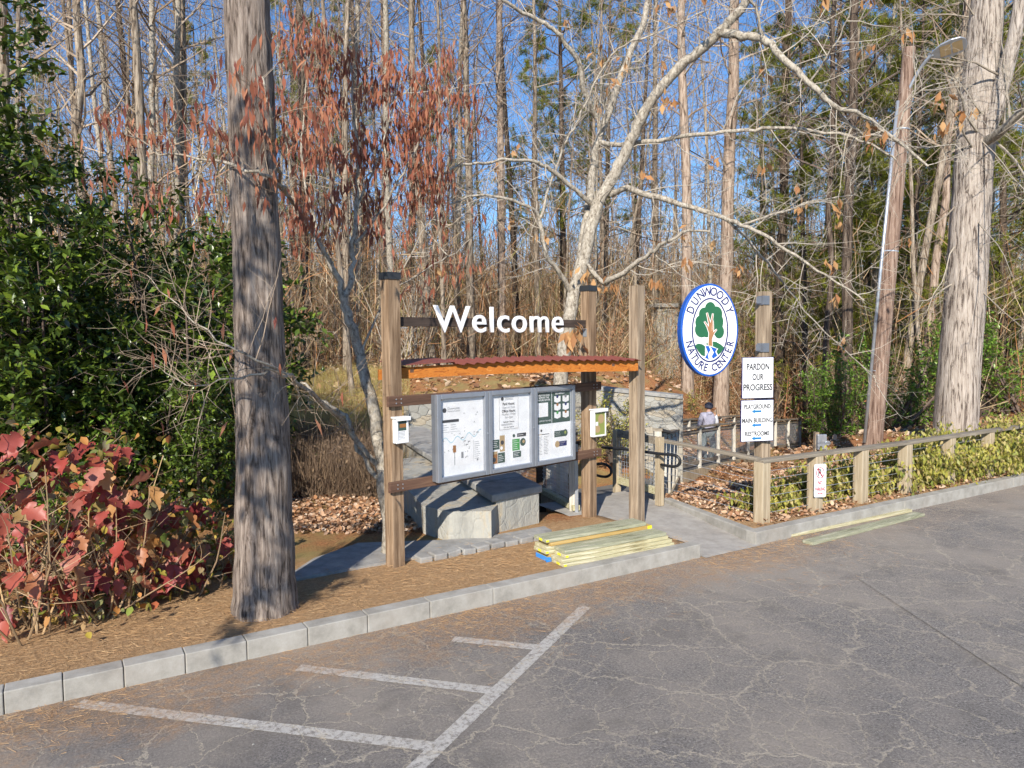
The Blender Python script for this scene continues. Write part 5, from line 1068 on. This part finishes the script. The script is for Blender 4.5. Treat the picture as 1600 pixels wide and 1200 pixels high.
# ------------------------------------------------------------------ big pale trunk on the right
random.seed(50)
bt = thing('big_pale_tree', (0, 0, 0), 0, 'massive pale furrowed trunk behind the right fence, forking at the top right', 'tree')
d0 = 16.3; P = [D(1492, 705, d0), D(1494, 670, d0), D(1497, 600, d0), (D(1508, 450, d0)), D(1518, 300, d0), D(1528, 180, d0), D(1538, 60, d0), D(1545, -30, d0)]; P += [P[-1]+Vector((.2, .2, 3)), P[-1]+Vector((.5, .4, 8))]
barktube('trunk', P, [.50, .45, .425, .40, .38, .37, .34, .30, .25, .12], M['bark_big'], bt, 44, .03, 5)
Q = [D(1530, 235, d0-.1), D(1548, 190, d0-.3), D(1572, 110, d0-.5), D(1590, 30, d0-.7), D(1600, -60, d0-.8)]; barktube('fork_limb', Q, [.2, .17, .15, .13, .11], M['bark_big'], bt, 20, .03)
Q2 = [D(1535, 225, d0-.2), D(1565, 205, d0-.8), D(1590, 180, d0-1.2), D(1625, 150, d0-1.6)]; barktube('side_limb', Q2, [.10, .09, .075, .05], M['bark_pale'], bt, 14, .05)
b = MB()
for PP, n_ in ((P[4:], 14), (Q, 8), (Q2, 8)):
    for w_ in spawn(PP, n_, 2.6, .035, b, .05, .95, 5, .15, -.02, 5):
        for x in spawn(w_, 7, 1.1, .010, b, .15, .9, 4, .2, 0, 3): spawn(x, 4, .45, .005, b, .2, .9, 2, .2, 0, 3)
for px, py in ((1330, 560), (1420, 500), (1395, 440), (1590, 450), (1600, 560), (1600, 330)):
    q = poly(D(1495 if px < 1495 else 1520, py-120, d0), D(px, py, d0-2)-D(1495, py-120, d0), 3.2, 6, .08, .0); b.tube(q, [.017*(1-.8*j/6) for j in range(7)], 5, cap=False)
    for w_ in spawn(q, 8, 1.2, .010, b, .2, .9, 4, .18, 0, 3): spawn(w_, 4, .5, .005, b, .2, .9, 2, .2, 0, 3)
b.build('twigs', M['twig_pale'], bt)

# ------------------------------------------------------------------ timber light pole
p0 = D(1361, 704, 15.6); p1 = D(1421, 76, 15.6)
lp_ = thing('light_pole', (p0.x, p0.y, gz(p0.x, p0.y)), 0, 'leaning timber light pole with a metal conduit and a flat lamp at the top', 'street light')
v = p1-p0; b = MB(); b.tube([Vector((0, 0, -.3)), v*.33, v*.66, v], [.20, .175, .155, .12], 16); b.build('pole', M['pole'], lp_, smooth=False)
b = MB(); e = Vector((-.19, -.06, 0)); b.tube([e+v*.02, e+v*.45, e*.85+v*.87], .035, 8); b.build('conduit', M['galv'], lp_, smooth=True)
b = MB(); 
for f in (.2, .5, .8): b.tube([v*f, v*(f+.003)], .185-.04*f, 16)
b.build('strap', M['galv'], lp_)
q = [D(1415, 150, 15.55)-p0, D(1432, 118, 15.4)-p0, D(1448, 95, 15.2)-p0, D(1458, 86, 15.1)-p0]; b = MB(); b.tube(smoothline(q, 5), .035, 8); b.build('arm', M['galv'], lp_, smooth=True)

c_ = D(1481, 78, 14.95)-p0; bx = D(1455, 88, 15.1)-p0; ex = D(1511, 68, 14.8)-p0; ax = (ex-bx).normalized(); L = (ex-bx).length; ay = Vector((0, 0, 1)).cross(ax).normalized()
az = (ax.cross(ay)*.80+ay*.60).normalized(); az = az if az.y > 0 else (ax.cross(ay)*.80-ay*.60).normalized(); ay = az.cross(ax)
V = []; nn = 16; prof = [(0, .05), (.12, .10), (.3, .16), (.6, .19), (.85, .17), (.97, .11), (1.0, .04)]
for f, w_ in prof:
    for s_ in (-1, 1):
        for z in (.0, .05*(1-abs(f-.5))): V.append(bx+ax*L*f+ay*w_*s_*1.15*.9+az*z)
Fv = []
for i in range(len(prof)-1): a = i*4; c4 = a+4; Fv += [(a, c4, c4+2, a+2), (a+1, a+3, c4+3, c4+1), (a, a+1, c4+1, c4), (a+2, c4+2, c4+3, a+3)]
Fv += [(0, 2, 3, 1), (len(V)-4, len(V)-3, len(V)-1, len(V)-2)]
mkobj('lamp_head', newmesh('lamp_head', V, Fv), M['galv'], lp_, bevel=.01)
b = MB(); 
for f0, f1 in ((.25, .55), (.6, .88)): b.add([bx+ax*L*f0-ay*.12-az*.004, bx+ax*L*f1-ay*.12-az*.004, bx+ax*L*f1+ay*.12-az*.004, bx+ax*L*f0+ay*.12-az*.004], [(0, 3, 2, 1)])
b.build('lens', M['tan'], lp_)

# ------------------------------------------------------------------ red leaved hydrangeas
random.seed(60)
def hydrangea(px, py, d, rx, rz, n, label, nsm=260):
    c_ = D(px, py, d); g = .13; root = thing('hydrangea', (c_.x, c_.y, g), 0, label, 'shrub'); C = MB(); ht = c_.z+rz-g; pos = []; yaw = []; small = []; st = []
    for i in range(26):
        q = poly((random.gauss(0, .16), random.gauss(0, .12), -.1), (random.gauss(0, .45), random.gauss(-.1, .4), 1), ht*random.uniform(.6, 1.0), 6, .1, .02); C.tube(q, [.010*(1-.6*j/6) for j in range(7)], 5, cap=False); st.append(q)
        st += spawn(q, 5, ht*.35, .005, C, .25, .8, 3, .15, .04, 4)
    i = 0
    while i < n:
        x, y, z = random.uniform(-1, 1), random.uniform(-1, .6), random.uniform(-1, 1)
        if x*x+y*y+z*z > 1 or (x*x+y*y+z*z < .25): continue
        p = Vector((x*rx, y*rx*.65, (c_.z-g)+z*rz)); 
        if p.z < .08: continue
        pos.append(p); yaw.append(random.gauss(-math.pi/2, 1.0)+(-.5 if x < 0 else .5)); i += 1
        e = p-Vector((math.cos(yaw[-1]), math.sin(yaw[-1]), 0))*.0; C.tube([p+Vector((0, .14, .05)), p], .0025, 3, cap=False)
    C.build('stems', M['brush'], root)
    mkobj('foliage', leafmesh('foliage', LOBED, pos, (.13, .25), np.array(yaw), (.8, .42), .6, True), M['hydra'], root)
    for i in range(nsm):
        x, y, z = random.uniform(-1, 1), random.uniform(-.7, 1), random.uniform(-1, 1)
        small.append(Vector((x*rx, y*rx*.6, max(.04, (c_.z-g)+z*rz))))
    mkobj('small_leaves', leafmesh('small_leaves', BROAD, small, (.04, .10), pitch=(.5, .5), roll=.6), M['hydra2'], root)
hydrangea(20, 815, 5.75, .75, .82, 125, 'leftmost red leaved hydrangea shrub at the edge of the view', 420)
hydrangea(135, 815, 6.0, .62, .74, 95, 'red leaved hydrangea shrub in the middle of its row, with orange top leaves', 420)
hydrangea(222, 850, 6.5, .60, .52, 75, 'smaller red leaved hydrangea left of the big oak trunk', 420)
hydrangea(320, 850, 7.1, .36, .38, 18, 'sparse hydrangea with few small red leaves beside the oak foot', 320)

# ------------------------------------------------------------------ vine hedge behind the right kerb
random.seed(70)
def vine(px, py, w_, h, n, label, seedz=0):
    p = G(px, py, .13); q = p+VD*.36; root = thing('trailing_shrub', (q.x, q.y, .12), TH, label, 'shrub', 'yellowing shrubs along the right kerb'); C = MB(); st = []
    for i in range(26):
        x = random.uniform(-w_, w_); s_ = poly((x, random.gauss(0, .10), -.05), (random.gauss(0, .5), random.gauss(-.03, .2), 1), h*random.uniform(.8, 1.3), 6, .12, .0, .35); C.tube(s_, [.006*(1-.6*j/6) for j in range(7)], 4, cap=False); st.append(s_)
        st += spawn(s_, 5, h*.6, .003, C, .2, .9, 4, .15, -.2, 3)
    C.build('stems', M['brush'], root); pos = np.repeat(np.array([tuple(x) for x in tips(st, max(1, int(n*1.5)//len(st)), .05, .1)]), 3, 0)+rng.normal(0, .05, (max(1, int(n*1.5)//len(st))*len(st)*3, 3)); pos[:, 2] = np.abs(pos[:, 2])
    mkobj('foliage', leafmesh('foliage', LANCE, pos, (.06, .11), pitch=(1.0, .45), roll=.6), M['vine'], root)
for i, (px, py, w_, h, n, lb) in enumerate(((1245, 803, .42, .36, 330, 'sparse low yellowing shrub between the corner post and the no parking sign'), (1318, 788, .45, .50, 520, 'yellowing shrub just right of the no parking sign'), (1388, 776, .45, .55, 620, 'yellowing shrub between the third and fourth fence posts'),
        (1452, 765, .5, .66, 800, 'dense yellow green shrub right of the fourth fence post'), (1500, 757, .5, .74, 900, 'dense yellow green shrub in front of the massive pale trunk'), (1548, 748, .55, .80, 1000, 'dense yellow green shrub covering the fence rail near the right edge'), (1595, 740, .6, .85, 1000, 'dense yellow green shrub at the right edge of the view'), (1650, 730, .7, .85, 900, 'dense yellow green shrub past the right edge'))): vine(px, py, w_, h, n, lb)

# ------------------------------------------------------------------ leaf litter, straw, dry grass and dead weeds
random.seed(80)
def scatter(n, f, tries=8):
    out = []
    while len(out) < n:
        p = f()
        if p is not None: out.append((p[0], p[1]))
    a = np.array(out); return np.c_[a, ground_np(a)+rng.uniform(.005, .035, len(a))]
def in_bed():
    px = random.uniform(1030, 1330); d = random.uniform(9, 24); x, y = (px-800)/F*d, d; u, v = UV((x, y))
    if v < .25 or u < 1.05+.19*v: return None
    return x, y
def in_bed_r():
    u = random.uniform(1.2, 11); v = random.uniform(.18, 3.2)
    if u < 1.1+.19*v: return None
    p = Wd(u, v); return p.x, p.y
def in_left():
    px = random.uniform(430, 700); d = random.uniform(8.6, 14); x, y = (px-800)/F*d, d; u, v = UV((x, y))
    return (x, y) if v > 2.0 and u < -.9 else None
def in_back():
    px = random.uniform(-30, 1630); d = random.uniform(14, 44); 
    if 700 < px < 1100 and d < 19: return None
    return (px-800)/F*d, d
def near_slab(): 
    p = G(random.uniform(630, 840), random.uniform(838, 868), .17); return p.x, p.y
def in_mid():
    px = random.uniform(-30, 1630); d = random.uniform(17.5, 62); return (px-800)/F*d, d
tag(mkobj('bank_leaf_litter', leafmesh('bank_leaf_litter', BROAD, scatter(22000, in_mid), (.10, .24), pitch=(0, .5), roll=.5), M['litter']), kind='stuff')
tag(mkobj('leaf_litter', leafmesh('leaf_litter', BROAD, np.r_[scatter(16000, in_bed), scatter(9000, in_bed_r), scatter(9000, in_left), scatter(15000, in_back)], (.035, .085), pitch=(0, .5), roll=.5), M['litter']), kind='stuff')
def straw_strip():
    u = random.uniform(-8.5, .0); v = random.uniform(.16, 1.0)+max(0, random.gauss(0, .5)); 
    if v > 1.0+(-u)*.05+.5: return None
    p = Wd(u, v); return p.x, p.y
P_ = scatter(14000, straw_strip)
def road_straw(n):
    out = []
    while len(out) < n:
        u = random.uniform(-8, 3.2); v = -abs(random.gauss(0, .32)) if random.random() < .8 else -random.uniform(0, 1.4)
        if math.sin(u*1.7)+math.sin(u*4.1+1)*.6+random.gauss(0, .5) < .1: continue
        p = Wd(u, v-.01); out.append((p.x, p.y, .008))
    return np.array(out)
tag(mkobj('pine_straw', leafmesh('pine_straw', NEEDLE, np.r_[P_, road_straw(5200)], (.05, .11), pitch=(0, .12), roll=2), M['straw']), kind='stuff')
# tangle of fine twigs through the wood, and the far wood on the ridge
def thick(n, d0, d1, pw, hmax, lo=-30, hi=1630):
    d = d0+(d1-d0)*rng.random(n)**pw; px = rng.uniform(lo, hi, n); x = (px-800)/F*d; P = np.c_[x, d]; k = ~((px > 700) & (px < 1290) & (d < 31)) & ~((px > 1290) & (d < 23)) & ~((px > 430) & (px < 700) & (d < 24)); P = P[k]
    z = np.concatenate([ground_np(P[i:i+4000]) for i in range(0, len(P), 4000)]); return np.c_[P, z+hmax*rng.random(len(P))**1.7*(.25+.75*rng.random(len(P)))]
tg_ = tag(mkobj('twig_tangle', leafmesh('twig_tangle', SPRIG, thick(60000, 17, 60, 1.0, 8), (.8, 2.6), pitch=(-.9, .6), roll=2), M['thicket']), kind='stuff')
def high(n, d0, d1, z0, z1):
    d = rng.uniform(d0, d1, n); px = rng.uniform(-30, 1630, n); return np.c_[(px-800)/F*d, d, z0+(z1-z0)*rng.random(n)]
tag(mkobj('canopy_twigs', leafmesh('canopy_twigs', SPRIG, high(33000, 24, 80, 6, 30), (1.0, 3.0), pitch=(-.7, .7), roll=2), M['canopy']), kind='stuff')
fw_ = tag(mkobj('far_wood', leafmesh('far_wood', SPRIG, thick(60000, 58, 150, .8, 11, -60, 1660), (2.0, 6.5), pitch=(-1.2, .4), roll=2), M['thicket']), kind='stuff')
# short dry grass on the far bank and dead weeds behind the left path
def g_back():
    px = random.uniform(430, 640); d = random.uniform(13, 24); return (px-800)/F*d, d
def w_left():
    px = random.uniform(455, 600); d = random.uniform(10.8, 13.5); return (px-800)/F*d, d
tag(mkobj('dry_grass', leafmesh('dry_grass', SPRIG, scatter(15000, g_back), (.2, .5), pitch=(-1.1, .5), roll=1), M['grass']), kind='stuff')
tag(mkobj('dead_weeds', leafmesh('dead_weeds', SPRIG, scatter(9000, w_left), (.3, 1.0), pitch=(-1.2, .45), roll=1), M['weed']), kind='stuff')
wl_ = scatter(5000, w_left); wl_[:, 2] += rng.random(5000)**1.5*.75
tag(mkobj('dead_weed_leaves', leafmesh('dead_weed_leaves', LANCE, wl_, (.04, .1), pitch=(.6, .6)), M['weed']), kind='stuff')
# small pale pebbles and bits on the asphalt
b = MB()
for i in range(60):
    px, py = random.uniform(100, 1600), random.uniform(870, 1190); p = G(px, py, 0)
    if UV(p)[1] > -.15: continue
    s_ = random.uniform(.002, .007); b.box((p.x, p.y, s_*.4), (s_*2, s_*1.4, s_), random.uniform(0, 3))
tag(b.build('grit', M['kerb']), kind='stuff')

# ------------------------------------------------------------------ person on the boardwalk, seen from behind
def skin(name, joints, edges, radii, mat, parent, sub=2, rootv=0):
    me = bpy.data.meshes.new(name); me.from_pydata(joints, edges, []); o = mkobj(name, me, mat, parent)
    sk = o.modifiers.new('skin', 'SKIN'); sk.use_smooth_shade = True
    ld = me.skin_vertices if len(me.skin_vertices) else None
    if ld is None: me.skin_vertices.new() if hasattr(me.skin_vertices, 'new') else None
    for i, r_ in enumerate(radii): me.skin_vertices[0].data[i].radius = (r_, r_) if not hasattr(r_, '__len__') else r_
    me.skin_vertices[0].data[rootv].use_root = True
    s_ = o.modifiers.new('sub', 'SUBSURF'); s_.levels = sub; s_.render_levels = sub; return o
M['skin'] = plain('skin', (.50, .30, .22), .5); M['jacket'] = noisy('lavender_jacket', [(.3, (.24, .235, .30)), (.7, (.38, .37, .44))], 12); M['hat'] = noisy('dark_beanie', [(.3, (.02, .022, .035)), (.7, (.05, .055, .08))], 60)
M['jeans'] = noisy('grey_trousers', [(.3, (.10, .13, .14)), (.7, (.17, .21, .22))], 20); M['sleeve'] = plain('pale_sleeve', (.66, .66, .68), .8)
pf = D(1106, 700, 21.0); fz = -1.16
pe = thing('person', (pf.x, pf.y, fz), R(12), 'person in grey lavender hooded jacket and dark beanie walking away on the boardwalk', 'person')
J = [(0, 0, .93), (0, .02, 1.12), (0, .03, 1.32), (0, .03, 1.44), (0, .04, 1.52), (0, .05, 1.62),
     (-.10, 0, .90), (-.11, -.04, .50), (-.11, .06, .10), (-.11, -.06, .04), (.10, 0, .90), (.12, .08, .50), (.12, -.02, .10), (.12, -.13, .04),
     (-.19, .02, 1.38), (-.25, -.03, 1.12), (-.24, -.14, .95), (-.235, -.19, .89), (.19, .02, 1.38), (.28, -.02, 1.14), (.34, -.18, 1.02), (.36, -.25, 1.0)]
J = [(x, -y, z) for x, y, z in J]
E = [(0, 1), (1, 2), (2, 3), (3, 4), (4, 5), (0, 6), (6, 7), (7, 8), (8, 9), (0, 10), (10, 11), (11, 12), (12, 13), (2, 14), (14, 15), (15, 16), (16, 17), (2, 18), (18, 19), (19, 20), (20, 21)]
Rr = [.13, .12, .13, .055, .055, .09, .085, .06, .04, .035, .085, .06, .04, .035, .055, .042, .032, .03, .055, .042, .032, .03]
skin('body', J, E, Rr, M['skin'], pe)
skin('trousers', [J[i] for i in (0, 6, 7, 8, 10, 11, 12)], [(0, 1), (1, 2), (2, 3), (0, 4), (4, 5), (5, 6)], [.16, .115, .085, .065, .115, .085, .065], M['jeans'], pe)
skin('jacket', [J[0][:2]+(.84,), J[0], J[1], J[2], (0, -.02, 1.43)]+[J[i] for i in (14, 15, 16, 18)], [(0, 1), (1, 2), (2, 3), (3, 4), (3, 5), (5, 6), (6, 7), (3, 8)], [.19, .185, .17, .175, .10, .09, .068, .052, .092], M['jacket'], pe)
skin('pale_sleeve', [J[18], J[19], J[20]], [(0, 1), (1, 2)], [.088, .07, .052], M['sleeve'], pe)
skin('hood', [(-.10, -.06, 1.43), (0, -.11, 1.42), (.10, -.06, 1.43)], [(0, 1), (1, 2)], [.05, .065, .05], M['jacket'], pe)
b = MB(); b.tube([(0, -.05, 1.575), (0, -.05, 1.60), (0, -.05, 1.66), (0, -.045, 1.71), (0, -.04, 1.735), (0, -.04, 1.745)], [.108, .118, .116, .09, .05, .01], 16); b.build('beanie', M['hat'], pe, smooth=True)
for s_ in (-1, 1):
    k_ = 8 if s_ < 0 else 12; skin('shoe', [(J[k_][0], J[k_][1]+.03, .05), (J[k_][0], J[k_][1]-.16, .04)], [(0, 1)], [.05, .045], M['hat'], pe)

# ------------------------------------------------------------------ unseen tree behind the camera, its limb placed and shaped to dapple the oak
random.seed(90)
def shade_tree(tx, ty, tz, t, rad, H0, ncl, base_x, base_y, label):
    """crown hangs t metres up-sun of the shaded place (tx,ty,tz), on a limb reaching over from a trunk further left"""
    c_ = Vector((tx, ty, tz))-Ld*t; root = thing('unseen_shade_tree', (base_x, base_y, 0), 0, label, 'tree'); T = MB(); C = MB(); o = c_-Vector((base_x, base_y, 0)); pos = []
    T.tube([(0, 0, -.2), (.1, 0, 4), (.2, .1, 8), (.1, 0, 14)], [.28, .24, .18, .08], 10, cap=False); T.tube(smoothline([Vector((.15, 0, 6.5)), Vector((o.x*.4, o.y*.4, o.z+.6)), Vector((o.x*.8, o.y*.8, o.z+.4)), o], 5, .02), [.10-.08*i/15 for i in range(16)], 8, cap=False)
    for i in range(ncl):
        v = rv(); v.normalize(); v *= random.random()**.4; p = o+Vector((v.x*rad, v.y*rad, v.z*H0)); C.tube([Vector((o.x+v.x*.1, o.y, o.z+v.z*H0*.8)), p], .006, 3, cap=False)
        pos += [p+rv(.055) for _ in range(16)]
    C.tube([o+Vector((0, 0, -H0*.9)), o+Vector((0, 0, H0*.9))], .02, 5)
    T.build('trunk', M['bark_dark'], root); C.build('branches', M['twig_dark'], root)
    mkobj('foliage', leafmesh('foliage', LANCE, pos, (.10, .17), pitch=(.2, .7)), M['ever'], root)
shade_tree(-2.07, 6.15, 1.9, 8, .40, 2.3, 40, -13, -5, 'unseen tree behind the viewpoint with a limb shaped to dapple the big oak trunk')
